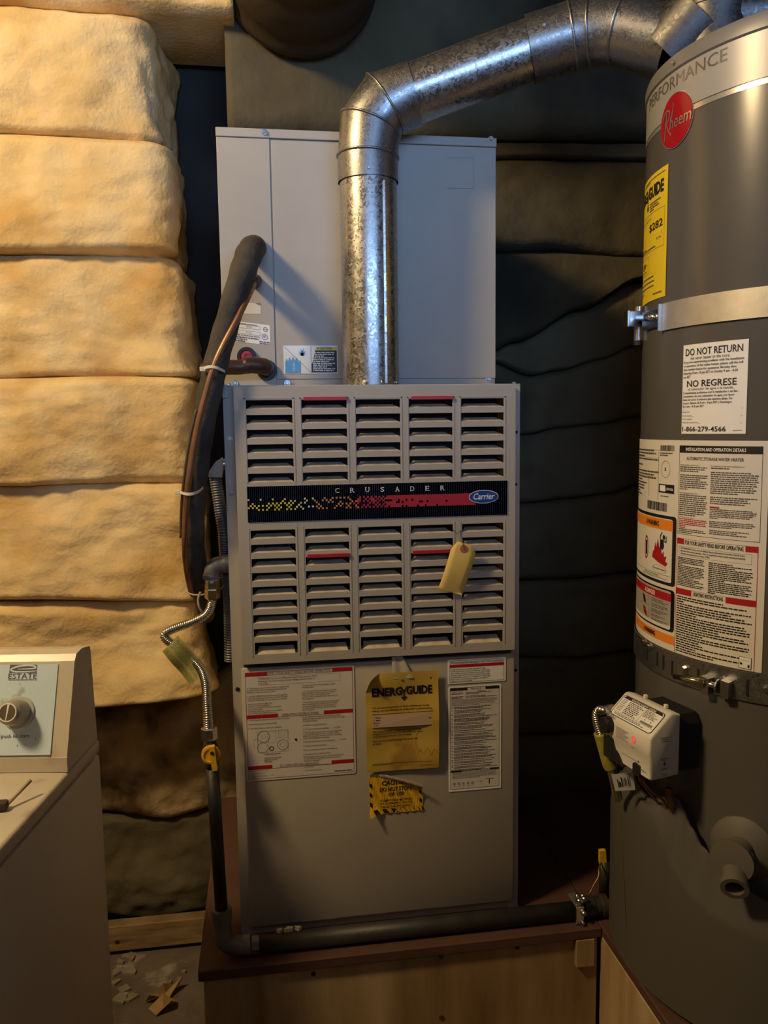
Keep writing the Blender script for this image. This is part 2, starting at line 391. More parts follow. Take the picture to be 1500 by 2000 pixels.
def batt(name, plan, zb, zt, m, label, group, bulge=.03, deep=.13, nu=70, nv=20, seed=0.0, amp=1.0, sag=.5):
    """one fibreglass batt: plan(u) gives (x, y, nx, ny) of the face seen from above, zb/zt the seams as functions of u"""
    rows = [(0.0, -deep), (0.0, -.045)] + [(j / nv, None) for j in range(nv + 1)] + [(1.0, -.045), (1.0, -deep)]
    vs = []
    for v, fx in rows:
        for i in range(nu + 1):
            u = i / nu; x, y, nx, ny = plan(u); z = zb(u) + (zt(u) - zb(u)) * v
            if fx is None:
                e = min(1.0, v / .05) ** .5 * min(1.0, (1 - v) / .07) ** .6
                off = bulge * (e * (1 - sag * max(0, v - .2) ** 1.5) - 1)
                p = Vector((x * 2.3, z * 2.6 + seed, y * 2.3 + seed * .7))
                off += amp * (.022 * noise.noise(p) + .012 * noise.noise(p * 2.7) + .006 * noise.noise(p * 6.5) + .0035 * noise.noise(p * 15)) * (.25 + .75 * e)
                z += amp * .010 * noise.noise(Vector((x * 3.1, seed * 3, v * 2))) * (1 if 0 < v < 1 else .6)
            else: off = fx
            vs.append((x + nx * off, y + ny * off, z))
    k = nu + 1; fs = [(j * k + i, j * k + i + 1, (j + 1) * k + i + 1, (j + 1) * k + i) for j in range(len(rows) - 1) for i in range(nu)]
    nr = len(rows); fs += [tuple(j * k for j in range(nr)), tuple(j * k + nu for j in range(nr - 1, -1, -1))]
    o = MB().add(vs, fs).build(name, m, None, smooth=True)
    return tag(o, label, 'insulation', group)
def wrap_plan(x0, xe, yf, r, ys):
    """front run along X, rounded corner, then back along Y"""
    L = [xe - x0, r * PI / 2, ys - yf - r]; T = sum(L)
    def f(u):
        s = u * T
        if s < L[0]: return x0 + s, yf, 0, -1
        s -= L[0]
        if s < L[1]: a = s / r; return xe + r * math.sin(a), yf + r - r * math.cos(a), math.sin(a), -math.cos(a)
        s -= L[1]; return xe + r, yf + r + s, 1, 0
    return f
def interp(pts):
    def f(x):
        if x <= pts[0][0]: return pts[0][1]
        for (a, b), (c, d) in zip(pts[:-1], pts[1:]):
            if x <= c: t = (x - a) / (c - a); t = t * t * (3 - 2 * t); return b + (d - b) * t
        return pts[-1][1]
    return f
# --- the wrapped column of batts behind the washing machine
YI = .52
G1 = 'yellow fibreglass batts stacked behind the washing machine'
seam = [((0, -262), (300, -245)), ((0, -4), (275, 13)), ((0, 243), (285, 264)), ((0, 487), (298, 493)), ((0, 728), (322, 735)), ((0, 940), (333, 945)), ((0, 1165), (335, 1176)), ((0, 1405), (332, 1372))]
edge = [300, 284, 282, 292, 312, 325, 328, 318]
names = ['topmost yellow insulation batt, running across under the ceiling', 'smooth yellow insulation batt just below the topmost one', 'yellow insulation batt with a faint diagonal fold, third from the ceiling',
         'yellow insulation batt level with the copper line, fourth from the ceiling', 'yellow insulation batt level with the oval logo of the furnace', 'bulging yellow insulation batt just above the washing machine console', 'lowest yellow insulation batt of the stack, behind the washing machine console']
for k in range(7):
    def zs(q):
        (a, b) = q; A_ = W(*a, Y=YI).z; B_ = W(*b, Y=YI).z
        return lambda u: A_ + (B_ - A_) * min(1.0 if k == 0 else 1.3, max(0, (u - .35) / .45))
    xe = W(edge[k + 1], 500, Y=YI).x - .012
    if k == 0: xq = W(455, 0, Y=YI).x; plan = lambda u: (XL + .02 + (xq - XL - .02) * u, YI - .01, 0, -1)
    else: plan = wrap_plan(XL + .02, xe, YI + .01 * (k % 2), .075, YB - .02)
    batt('insulation_batt', plan, zs(seam[k + 1]), zs(seam[k]), INSUL, names[k], G1, .034, .29 if k == 0 else .12, 150, 40, seed=k * 7.31, amp=1.55)
# --- torn batts low down between the washing machine and the furnace
YL = .735
def zpoly(pts, Y):
    q = [(W(*p, Y=Y).x, W(*p, Y=Y).z) for p in pts]; return interp(q)
low = [[(150, 1400), (330, 1378), (400, 1345), (480, 1300)], [(190, 1598), (330, 1604), (400, 1590), (480, 1602)], [(205, 1800), (300, 1808), (380, 1782), (480, 1765)]]
lowlab = ['torn crumpled insulation batt behind the yellow gas shut-off handle', 'sagging dirty insulation batt just above the sill board']
for k in range(2):
    x0, x1 = -1.3, -.18
    a, b = zpoly(low[k + 1], YL), zpoly(low[k], YL)
    batt('insulation_batt', lambda u: (x0 + (x1 - x0) * u, YL, 0, -1), lambda u: a(x0 + (x1 - x0) * u), lambda u: b(x0 + (x1 - x0) * u), (INSUL3, INSUL2)[k], lowlab[k], 'torn batts low behind the gas pipe', .04, .12, 90, 30, seed=60 + k * 5.7, amp=2.0)  # second batt takes the darker colour in place of cast shade
# --- dusty batts on the back wall between the furnace and the water heater
YR = .62
rs = [[(965, 305), (1260, 308)], [(968, 490), (1100, 486), (1250, 498), (1300, 500)], [(960, 690), (1007, 668), (1140, 604), (1255, 548), (1300, 528)], [(960, 705), (1045, 733), (1100, 722), (1180, 700), (1250, 675), (1300, 660)],
      [(960, 858), (1035, 850), (1100, 837), (1180, 828), (1250, 812)], [(960, 990), (1055, 984), (1120, 976), (1200, 965), (1250, 948)], [(960, 1142), (1128, 1136), (1247, 1120)], [(960, 1293), (1117, 1292), (1247, 1276)],
      [(960, 1440), (1100, 1440), (1250, 1450)], [(960, 1600), (1100, 1610), (1250, 1600)], [(960, 1740), (1250, 1760)]]
rl = ['dark dusty insulation batt beside the upper right corner of the coil cabinet', 'shadowy insulation batt beside the coil cabinet, cut off by a slanting seam', 'slanting insulation batt level with the upper strap of the water heater', 'dusty insulation batt level with the top row of furnace louvers',
      'dusty insulation batt level with the oval furnace logo', 'dusty insulation batt level with the lower louver rows', 'dusty insulation batt level with the red-striped heater warnings', 'dark insulation batt level with the lower heater strap', 'dark insulation batt behind the white gas control', 'lowest dark insulation batt between furnace and water heater']
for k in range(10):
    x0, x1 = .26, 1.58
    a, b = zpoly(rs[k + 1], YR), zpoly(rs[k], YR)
    batt('insulation_batt', lambda u: (x0 + (x1 - x0) * u, YR, 0, -1), lambda u: a(x0 + (x1 - x0) * u), lambda u: b(x0 + (x1 - x0) * u), INSUL4 if k > 1 else INSUL2, rl[k], 'dusty batts between furnace and water heater', .032, .12, 84, 20, seed=20 + k * 3.9, amp=1.15)  # upper two coloured darker, the rest paler, to imitate the light
# --- wide batt above the coil cabinet and the fold under it
YU = .60
a, b = zpoly([(400, 268), (965, 262), (1300, 266)], YU), (lambda x: 2.69)
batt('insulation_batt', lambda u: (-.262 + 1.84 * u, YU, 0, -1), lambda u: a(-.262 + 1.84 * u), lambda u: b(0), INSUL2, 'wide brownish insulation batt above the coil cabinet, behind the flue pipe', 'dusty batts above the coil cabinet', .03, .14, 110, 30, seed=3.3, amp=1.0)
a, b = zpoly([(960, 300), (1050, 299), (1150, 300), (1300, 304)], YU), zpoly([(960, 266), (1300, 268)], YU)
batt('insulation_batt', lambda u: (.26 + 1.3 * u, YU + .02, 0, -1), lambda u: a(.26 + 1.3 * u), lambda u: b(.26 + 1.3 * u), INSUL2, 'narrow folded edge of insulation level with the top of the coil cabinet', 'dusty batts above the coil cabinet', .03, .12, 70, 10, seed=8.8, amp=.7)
# --- round wrapped duct hanging from the ceiling
dc = W(595, -150, Y=.36); dr = .18
du = MB(); prof = []
for i in range(25):
    t = i / 24; prof.append((dr * (1 - .05 * (math.sin(t * 9) ** 8)) * (.9 if i == 0 else 1), -.24 + t * .44))
du.lathe([(dr * .55, -.238), (dr * .62, -.245), (dr * .8, -.235)] + prof, (dc.x, dc.y, dc.z), (0, 1, 0), 40, cap=True)
o = du.build('insulated_duct', DUCTW, None, smooth=True)
tag(o, 'dark round duct wrapped in brown insulation, hanging above the coil cabinet', 'duct')
# --- sill board at the foot of the back wall
s0 = W(160, 1858, Z=.0); s1 = W(386, 1836, Z=0)
sb = MB().box((-.95, .665, .012), (-.36, .70, .085), .003)
o = sb.build('trim_1', WOODB); struct(o)
MB().lathe([(.006, 0), (.006, .0006)], (W(229, 1840, Y=.6645).x, .6645, W(229, 1840, Y=.6645).z), (0, -1, 0), 10).build('nail_hole', BLACK, o)

# ================================================================== platform
PZT = .46
pf = thing('equipment_platform', 'stained plywood platform under the furnace and the water heater', 'platform')
PYF = -.088
xl, xc = W(392, 1888, Z=PZT).x - .004, .402
MB().box((xl, PYF, PZT - .02), (xc, .58, PZT), .002).build('top_board', PLYTOP, pf)
MB().box((xc + .001, -.62, PZT - .02), (1.58, .46, PZT), .002).build('top_board', PLYTOP, pf)
MB().box((xl + .008, PYF + .010, .0), (xc - .004, PYF + .028, PZT - .0205), .0015).build('front_panel', PLY, pf)
MB().box((xc + .001, -.615, .0), (xc + .019, PYF + .009, PZT - .0205), .0015).build('side_panel', PLY, pf)
MB().box((xc + .02, -.615, .0), (1.58, -.597, PZT - .0205), .0015).build('front_panel', PLY, pf)
MB().box((xl + .008, PYF + .03, .0), (xl + .026, .57, PZT - .0205), .0015).build('side_panel', PLY, pf)
MB().box((xc - .050, PYF - .001, PZT - .075), (xc - .014, PYF + .0098, PZT - .0205), .001).build('corner_block', PLY, pf)
for px, py in ((612, 1902), (862, 1867), (1010, 1850), (862, 1987)):
    q = W(px, py, Y=PYF + .0095); MB().lathe([(.0045, 0), (.0045, .0012)], q, (0, -1, 0), 10).build('nail_head', mat('rusty_nail', (.06, .03, .02), .8), pf)

# ================================================================== ceiling lamp (gives the warm light)
lp = thing('ceiling_lamp', 'round opal glass globe lamp on a short stem under the ceiling', 'lamp')
GR = .16
MB().lathe([(.07, 0), (.07, -.012), (.03, -.03)], (LAMP.x, LAMP.y, ZC), (0, 0, 1), 24).build('ceiling_rose', WHITEP, lp, angle=40)
MB().tube([(LAMP.x, LAMP.y, ZC - .02), (LAMP.x, LAMP.y, LAMP.z + GR)], .010).build('stem', BLACK, lp, smooth=True)
MB().lathe([(.05, .03), (.055, .0), (.05, -.02)], (LAMP.x, LAMP.y, LAMP.z + GR), (0, 0, 1), 20).build('globe_holder', BLACK, lp, angle=40)
MB().lathe([(max(.003, GR * math.sin(PI * k / 14)), GR * math.cos(PI * k / 14)) for k in range(1, 15)], LAMP, (0, 0, 1), 28).build('globe', mat('globe_glow', (1.0, .72, .36), .4, emit=LAMP_W / (4 * PI * GR * GR) / PI), lp, smooth=True)

# ================================================================== furnace
FX, FD, FZ0, FZ1 = .2665, .56, .462, 1.474
fu = thing('furnace', 'tall beige gas furnace with louvered upper door, standing on the plywood platform', 'furnace')
cb = MB()
cb.box((-FX, .001, FZ0), (-FX + .002, FD, FZ1)); cb.box((FX - .002, .001, FZ0), (FX, FD, FZ1))
cb.box((-FX, FD - .002, FZ0), (FX, FD, FZ1)); cb.box((-FX, .001, FZ0), (FX, FD, FZ0 + .015)); cb.box((-FX, -.0005, FZ1 - .002), (FX, FD, FZ1))
cb.box((-FX, -.0004, FZ0), (-FX + .022, .0009, FZ1 - .0025)); cb.box((FX - .022, -.0004, FZ0), (FX, .0009, FZ1 - .0025)); cb.box((-FX + .003, .0018, FZ0 + .016), (FX - .003, .003, FZ0 + .03)); cb.box((-FX + .003, .0018, .955), (FX - .003, .0035, 1.0))
cb.build('cabinet', PAINT, fu)
inn = MB(); inn.box((-FX + .01, .13, 1.0), (FX - .01, .135, FZ1 - .01)); inn.build('heat_shield', INNER, fu)  # dark sheet added to look like shade behind the slots
for px, py in ((448.5, 857.5), (452.5, 964)): screw_at(W(px, py, Y=-.0004), (0, -1, 0), .0035, .003, fu)
for px, py in ((1008.5, 844), (1007.5, 946), (1007, 1309)): screw_at(W(px, py, Y=0), (0, -1, 0), .0022, .002, fu, BLACK)
q = W(464, 1346, Y=0); screw_at(q, (0, -1, 0), .003, .002, fu, BLACK)
MB().box((-FX - .001, -.004, FZ1 - .022), (-FX + .010, -.0005, FZ1 + .001), .001).build('corner_clip', PAINT, fu)
for px in (446, 1004): screw_at(W(px, 749, Y=.03) * 1.0 if False else Vector((W(px, 749, Y=.02).x, .02, FZ1)), (0, 0, 1), .004, .004, fu)

# upper door: a sheet with slots, a folded rim, one bent louver under each slot
DX0, DX1, DZ0, DZ1, DY = -.2475, .2515, .984, 1.471, -.021
colL = [-.2270 + .0945 * i for i in range(5)]; colW = .0785
rowU = [1.4475 - .0252 * i for i in range(6)]; rowL = [1.2225 - .02505 * i for i in range(8)]
slots = [(x, x + colW, z - .0150, z) for x in colL for z in rowU] + [(x + .001, x + colW, z - .0148, z) for x in colL for z in rowL] + [(x + .002, x + colW - .001, 1.0005, 1.0225) for x in colL]
xs = sorted(set([DX0, DX1] + [round(q, 5) for s_ in slots for q in s_[:2]])); zs_ = sorted(set([DZ0, DZ1] + [round(q, 5) for s_ in slots for q in s_[2:]]))
def in_slot(x, z): return any(a < x < b and c < z < d for a, b, c, d in slots)
dm = bmesh.new(); vt = {}
def gv(i, j):
    if (i, j) not in vt: vt[i, j] = dm.verts.new((xs[i], DY, zs_[j]))
    return vt[i, j]
for i in range(len(xs) - 1):
    for j in range(len(zs_) - 1):
        if not in_slot((xs[i] + xs[i + 1]) / 2, (zs_[j] + zs_[j + 1]) / 2): dm.faces.new((gv(i, j), gv(i + 1, j), gv(i + 1, j + 1), gv(i, j + 1)))
bmesh.ops.dissolve_limit(dm, angle_limit=.01, verts=dm.verts[:], edges=dm.edges[:])
ext = bmesh.ops.extrude_face_region(dm, geom=dm.faces[:])
for v in [g for g in ext['geom'] if isinstance(g, bmesh.types.BMVert)]: v.co.y += .0014
db = MB(); dm.normal_update(); db.bm(dm)
for lo, hi in (((DX0, DY + .001, DZ0), (DX0 + .002, -.001, DZ1)), ((DX1 - .002, DY + .001, DZ0), (DX1, -.001, DZ1)), ((DX0, DY + .001, DZ1 - .002), (DX1, -.001, DZ1)), ((DX0, DY + .001, DZ0), (DX1, -.001, DZ0 + .002))): db.box(lo, hi)
ud = db.build('upper_door', PAINT, fu)
# pressed frame lines round the louver columns
pr = MB()
for x in colL:
    for z0, z1 in ((1.3055, 1.4515), (.997, 1.2275)):
        for xx in (x - .0035, x + colW + .0012): pr.box((xx, DY - .0007, z0), (xx + .0022, DY + .0003, z1))
for x in colL: pr.box((x - .0035, DY - .0007, 1.4495), (x + colW + .0034, DY + .0003, 1.4515))
pr.build('pressed_rib', PAINT, ud)
def louver_mesh(wd, dp, rise, cut):
    b = MB(); t = .0012
    p = [(0, 0, 0), (wd, 0, 0), (wd - cut, dp, rise), (cut, dp, rise)]
    b.prism(p, (0, 0, -t)); return b
def louvers(name, lst, wd, dp, rise, cut):
    first = None
    for i, (x, z) in enumerate(lst):
        if first is None: o = louver_mesh(wd, dp, rise, cut).build(name, DUST, ud); first = o
        else: o = first.copy(); C.objects.link(o); o.parent = ud
        o.location = (x, DY + .0008, z)
louvers('louver', [(x, z - .0150) for x in colL for z in rowU], colW, .020, .0066, .010)
louvers('louver', [(x + .001, z - .0148) for x in colL for z in rowL], colW - .001, .020, .0066, .010)
louvers('louver', [(x + .006, 1.0005) for x in colL], colW - .011, .016, .0105, .003)
for ci in (1, 3):
    for z in (rowU[0], rowL[2]):
        x = colL[ci]; o = MB().box((x + .004, DY - .004, z - .0015), (x + colW + .001, DY + .004, z + .0048), .0006).build('red_strip', REDI, ud); o['label'] = 'thin red strip along the top of a slot'
# dark trim band with dot pattern and names
L = door_label(DY - .0015)
l, t, r, bo = W(482.7, 954.6, Y=DY).x, W(735, 944.5, Y=DY).z, W(990.3, 935, Y=DY).x, W(735, 1012.5, Y=DY).z
Bw, Bh = r - l, t - bo
L.srect(l, bo, r, t, NAVY, 0)
for e in ((l, bo, r, bo), (l, t, r, t)): pass
L.b.use(NAVY); L.b.box((l, DY - .0015, bo), (r, DY + .0002, t))
cell = Bw / 134.0; nrow = int(Bh / cell)
for i in range(0, 135, 1): L.srect(l + i * cell - cell * .10, bo, l + i * cell + cell * .10, t, NAVYG, .35) if l + i * cell < r else None
rb = random.Random(11); top = t - Bh * .345; rows7 = 6
for i in range(134):
    for j in range(rows7):
        u = i / 134.0
        if u < .40: on = (i + j) % 2 == 0 and rb.random() < .50 + .25 * u
        elif u < .52: on = ((i + j) % 2 == 0) if rb.random() < .8 else rb.random() < .5
        elif u < .66: on = rb.random() < .78 + 1.3 * (u - .52)
        elif u < .80: on = rb.random() < .965
        else: on = True
        if u > .87: on = False
        if not on: continue
        m_ = YELI if u < .13 + .05 * rb.random() else WHITE if (u < .26 and rb.random() < .55) else YELI if u < .22 else ORI if u < .38 + .04 * rb.random() else REDI
        g = .06 if m_ is not REDI else 0.0
        L.srect(l + (i + g) * cell, top - (j + 1 - g) * cell * 1.02, l + (i + 1 - g) * cell, top - (j + g) * cell * 1.02, m_, 1)
for k, ch in enumerate('CRUSADER'):
    cxp = 658.5 + 29.3 * k; qx = W(cxp, 958 - .04 * (cxp - 658), Y=DY).x
    L.stext(ch, qx - .0036, t - Bh * .10, qx + .0036, t - Bh * .235, WHITE, 2, .0)
    for dx in ((-.0026, .0026) if ch in 'RUAE' else (-.0026,) if ch == 'D' else ()):
        L.srect(qx + dx - .0016, t - Bh * .238, qx + dx + .0016, t - Bh * .226, WHITE, 2.1) if ch != 'U' else L.srect(qx + dx - .0016, t - Bh * .109, qx + dx + .0016, t - Bh * .097, WHITE, 2.1)
ec = (944.5, 970); qx, qz = L.pt(*ec)
L.ellipse(ec, .0278, .0122, WHITE, 2); L.ellipse(ec, .0266, .0110, BLUE, 3)
L.stext('Carrier', qx - .0205, qz + .0066, qx + .0190, qz - .0050, WHITE, 4, .018, .22)
o = L.build('trim_band', ud); o['label'] = 'dark blue band with dot pattern, letters CRUSADER and oval Carrier logo'

# lower door
LX0, LX1, LZ0, LZ1, LY = -.2505, .2545, .4815, .9735, -.012
ld = MB().box((LX0, LY, LZ0), (LX1, -.001, LZ1), .0035, 2).build('lower_door', PAINT, fu, angle=35)
MB().box((-.246, -.006, .9745), (.25, -.0005, .983)).build('door_gap_strip', INNER, fu)  # near-black strip painted as the shadow line between the doors

def hazard(L, a, b, m):
    pass
# -- safety instructions
L = door_label(LY - .0012)
def pts(L, *p): return [L.pt(*q) for q in p]
def planar(L, tl, tr, bl):
    """fractional coordinates (0..1, from the top left) on the label -> pixels are not needed any more"""
    x0, z0 = L.pt(*tl); x1 = L.pt(*tr)[0]; z1 = L.pt(*bl)[1]
    z0 = (L.pt(*tl)[1] + L.pt(*tr)[1]) / 2
    L.pt = lambda u, v: (x0 + (x1 - x0) * u, z0 + (z1 - z0) * v)
    return L
planar(L, (474.5, 1312), (691.5, 1297.5), (480, 1527))
L.rrect((0, 0), (1, 1), .004, PAPER, 0); L.frame((.017, .017), (.983, .983), .0006, RED, 1)
def banner(y, xa, xb, txt, t0, t1, h=.032):
    L.rect((.017, y), (xa, y + h), RED); L.rect((xb, y), (.983, y + h), RED)
    L.line((.017, y + h), (.983, y + h), .0005, RED); L.text(txt, (t0, y + .003), (t1, y + .027), INKG, 2)
banner(.018, .215, .80, 'FOR YOUR SAFETY READ BEFORE OPERATING', .225, .785)
L.frame((.13, .063), (.87, .135), .0004, INKL)
L.para(['WARNING: If you do not follow these instructions exactly, a fire or', 'explosion may result causing property damage, personal injury or', 'loss of life.'], (.14, .068), (.865, .133))
L.para(['A. This appliance does not have a pilot. It is equipped with', '    an ignition device which automatically lights the burner.', '    Do not try to light the burner by hand.'], (.03, .15), (.485, .205))
L.para(['B. BEFORE OPERATING smell all around the appliance', '    area for gas. Be sure to smell next to the floor because', '    some gas is heavier than air and will settle on the floor.'], (.03, .222), (.485, .277))
L.para(['    WHAT TO DO IF YOU SMELL GAS', '    \u2022 Do not try to light any appliance.', '    \u2022 Do not touch any electric switch; do not use any', '       phone in your building.', '    \u2022 Immediately call your gas supplier from a neighbor\'s', '       phone. Follow the gas supplier\'s instructions.'], (.03, .292), (.485, .392))
L.para(['    \u2022 If you can not reach your gas supplier, call the', '       fire department.'], (.52, .150), (.965, .186))
L.para(['C. Use only your hand to turn the gas control knob.', '    Never use tools. If the knob will not turn by hand,', '    don\'t try to repair it, call a qualified service', '    technician. Force or attempted repair may result in a', '    fire or explosion.'], (.52, .205), (.965, .290))
L.para(['D. Do not use this appliance if any part has been under', '    water. Immediately call a qualified service technician', '    to inspect the appliance and to replace any part of', '    the control system and any gas control which has', '    been under water.'], (.52, .305), (.965, .392))
banner(.398, .30, .715, 'OPERATING INSTRUCTIONS', .33, .665)
L.para(['1. STOP! Read the safety information above on this label.', '', '2. Set the thermostat to lowest setting.', '', '3. Turn off all electric power to the appliance.'], (.03, .436), (.485, .530))
L.frame((.11, .548), (.385, .745), .0004, INKL); L.frame((.075, .62), (.11, .695), .0004, INKL); L.frame((.20, .56), (.275, .66), .0004, INKL); L.frame((.30, .555), (.385, .62), .0004, INKL)
for c_, r_ in (((.165, .60), .011), ((.165, .60), .0035), ((.335, .685), .010), ((.335, .685), .005), ((.155, .70), .010), ((.338, .59), .0035)): L.ellipse(c_, r_, r_, INKL, 1, hole=.9)
L.ellipse((.232, .712), .0042, .0042, INK, 2, hole=.72)
L.para(['WHITE RODGERS 36E', '', 'GAS CONTROL KNOB', 'SHOWN IN "ON"', 'POSITION'], (.165, .755), (.345, .842), INK)
L.ellipse((.455, .645), .0022, .0022, INK, 2)
L.para(['4. This appliance is equipped with an ignition device', '    which automatically lights the burner. Do not try to light', '    the burner by hand.', '', '5. Remove control access panel.', '', '6. Turn gas control knob clockwise          to "OFF".'], (.52, .436), (.965, .570))
L.para(['7. Wait five (5) minutes to clear out any gas. Then smell', '    for gas, including near floor. If you smell gas, STOP!', '    Follow "B" in the safety information above on this label.', '    If you don\'t smell gas, go to next step.'], (.52, .580), (.965, .652))
L.para(['8. Turn gas control knob counterclockwise          to "ON".', '', '9. Replace control access panel.', '', '10. Turn on all electric power to the appliance.', '', '11. Set thermostat to desired setting.'], (.52, .665), (.965, .798))
L.para(['12. If the appliance will not operate, follow the instructions', '    "To Turn Off Gas To Appliance" and call your service', '    technician or gas supplier.'], (.52, .805), (.965, .858))
banner(.862, .235, .775, 'TO TURN OFF GAS APPLIANCE', .30, .655)
L.para(['1. Set the thermostat to lowest setting.', '', '2. Remove control access panel.', '', '3. Turn gas control knob clockwise        to "OFF".', '    Do not force.'], (.03, .90), (.485, .975))
L.para(['4. Turn off all electric power to the appliance if service is', '    to be performed.', '', '5. Replace control access panel.'], (.52, .885), (.965, .945))
L.para([1.0], (.80, .955), (.965, .970), INKG)
o = L.build('safety_label', ld); o['label'] = 'large white operating instructions sticker with red bars'
# -- California gas notice
L = planar(door_label(LY - .0012), (874, 1290.5), (988, 1281), (876, 1336.5))
L.rrect((0, 0), (1, 1), .003, PAPERB, 0); L.frame((.035, .05), (.965, .95), .0005, INK)
L.text('FOR GAS APPLIANCES INSTALLED IN THE STATE OF CALIFORNIA', (.05, .09), (.95, .18), INK, 2, .02)
L.rect((.035, .21), (.965, .335), RED)
L.para(['   If a gas appliance is not installed, operated, or main-', 'tained in accordance with the manufacturer\'s instructions,', 'you could be exposed to substances found in gas or from', 'products of gas combustion which are known to the state', 'of California to cause cancer, birth defects, or other repro-', 'ductive harm. Consult your gas supplier or the state of', 'California for more information.'], (.055, .37), (.945, .94), INK)
o = L.build('notice_label', ld); o['label'] = 'small white gas notice sticker with one red bar'
# -- service sticker
L = planar(door_label(LY - .0012), (875, 1342), (979, 1334), (876.5, 1547))
L.rrect((0, 0), (1, 1), .003, PAPERB, 0); L.rrect((.035, .015), (.965, .98), .002, INK, .5); L.rrect((.042, .02), (.958, .976), .0018, PAPER, 1)
L.rect((.042, .02), (.36, .042), INK, 2); L.rect((.70, .02), (.958, .042), INK, 2); L.text('SERVICE', (.42, .023), (.62, .036), INK, 3)
L.text('STATUS', (.55, .050), (.70, .059), INK, 3, .03); L.text('LED CODE', (.06, .052), (.27, .062), INK, 3)
L.para([.9, 0, .95, .9], (.06, .068), (.30, .12)); L.para([.8, .4, 0, .6, .97], (.33, .062), (.94, .115), INKG, n=5)
L.para([.96, .98, .97, .9, .95, .6], (.06, .122), (.94, .185), INKL); L.line((.042, .188), (.958, .188), .0004, INKG)
rr_ = random.Random(3); y = .195; k = 0
while y < .80:
    nn = rr_.choice((1, 2, 2, 3))
    L.rect((.06, y + .004), (.085, y + .009), INK, 2)
    L.para([rr_.uniform(.6, .98) for _ in range(nn)], (.11, y), (.94, y + .0115 * nn), INKG if k % 3 else INK); y += .0115 * nn + .006; k += 1
L.line((.042, .80), (.958, .80), .0004, INKG); L.rect((.042, .80), (.25, .815), INK, 2); L.rect((.78, .795), (.958, .81), INK, 2)
L.para([.8, .97, .96, .97, .98, .97, .6], (.07, .80), (.94, .88), INKL)
for k in range(5): L.ellipse((.11 + .085 * k, .925), .0026, .0026, INKL, 2); L.para([1], (.09 + .085 * k, .945), (.13 + .085 * k, .953), INKL)
L.text('1-10', (.55, .908), (.64, .925), INKL); L.rect((.765, .905), (.785, .945), INKL); L.rect((.71, .895), (.86, .902), INKL)
o = L.build('service_label', ld); o['label'] = 'tall narrow white service code sticker with black corner bars'
# -- peeling caution sticker
L = door_label(LY - .0012); x0, z0 = L.pt(720, 1513); x1, z1 = L.pt(826, 1582); base_place = L.place
def peel(a, c, z):
    u = (a - x0) / (x1 - x0); v = (c - z1) / (z0 - z1); lift = 0
    e = u + v - 1.30
    if e > 0: lift += .05 * e * e + .012 * e
    e2 = (1 - u) + (1 - v) - 1.72
    if e2 > 0: lift += .16 * e2 * e2 + .02 * e2
    lift += .0008 * (1 + math.sin(a * 420 + c * 160))
    return Vector((a - .1 * max(0, e) * .1, LY - .0012 - z - lift, c))
L.place = peel; b_ = L.b; b_.use(YEL)
def cut(u): return min(1.0, 1.02 - .30 * max(0, u - .05))         # top edge torn down to the right
b_.grid(lambda u, v: peel(x0 + (x1 - x0) * u, z1 + (z0 - z1) * cut(u) * v, 0), 26, 18)
b_.use(FLAP)                                                    # folded back flap along the torn top edge
b_.grid(lambda u, v: peel(x0 + (x1 - x0) * u, z1 + (z0 - z1) * (cut(u) - .04 * v * (.2 + u) * 3.0 + .03 * (1 - v)), .0006 + .0035 * math.sin(PI * v) * u + .0012 * u), 26, 6)
P_ = lambda u, v: (x0 + (x1 - x0) * u, z1 + (z0 - z1) * (1 - v))
for k in range(6):
    u = .02 + .165 * k
    L._poly([P_(u + .05, .885), P_(u + .13, .885), P_(u + .19, .985), P_(u + .09, .985)], INK, .0004)
    if k < 4 and False: pass
for u in (.01, .19): L._poly([P_(u, .02), P_(u + .1, .02), P_(u + .16, .10), P_(u + .05, .10)], INK, .0004)
for v in (.20, .44, .68):
    L._poly([P_(.012, v), P_(.062, v + .06), P_(.062, v + .16), P_(.012, v + .10)], INK, .0004)
    if v > .3: L._poly([P_(.935, v - .02), P_(.985, v + .04), P_(.985, v + .14), P_(.935, v + .08)], INK, .0004)
def ct(s_, u0, v0, u1, v1, bold=.02, sh=0): a_, c_ = P_(u0, v0); d_, e_ = P_(u1, v1); L.stext(s_, a_, c_, d_, e_, INK, 2, bold, sh)
ct('CAUTIO', .23, .17, .66, .295, .03, .15); ct('DO NOT STORE', .20, .345, .80, .45); ct('OR USE', .36, .48, .65, .57)
ct('COMBUSTIBLE MATERIAL', .20, .645, .80, .70, .01); ct('OR FLAMMABLE LIQUIDS', .20, .725, .80, .78, .01); ct('NEAR THIS APPLIANCE', .23, .805, .77, .86, .01)
o = L.build('caution_sticker', ld); o['label'] = 'peeling yellow and black striped caution sticker'

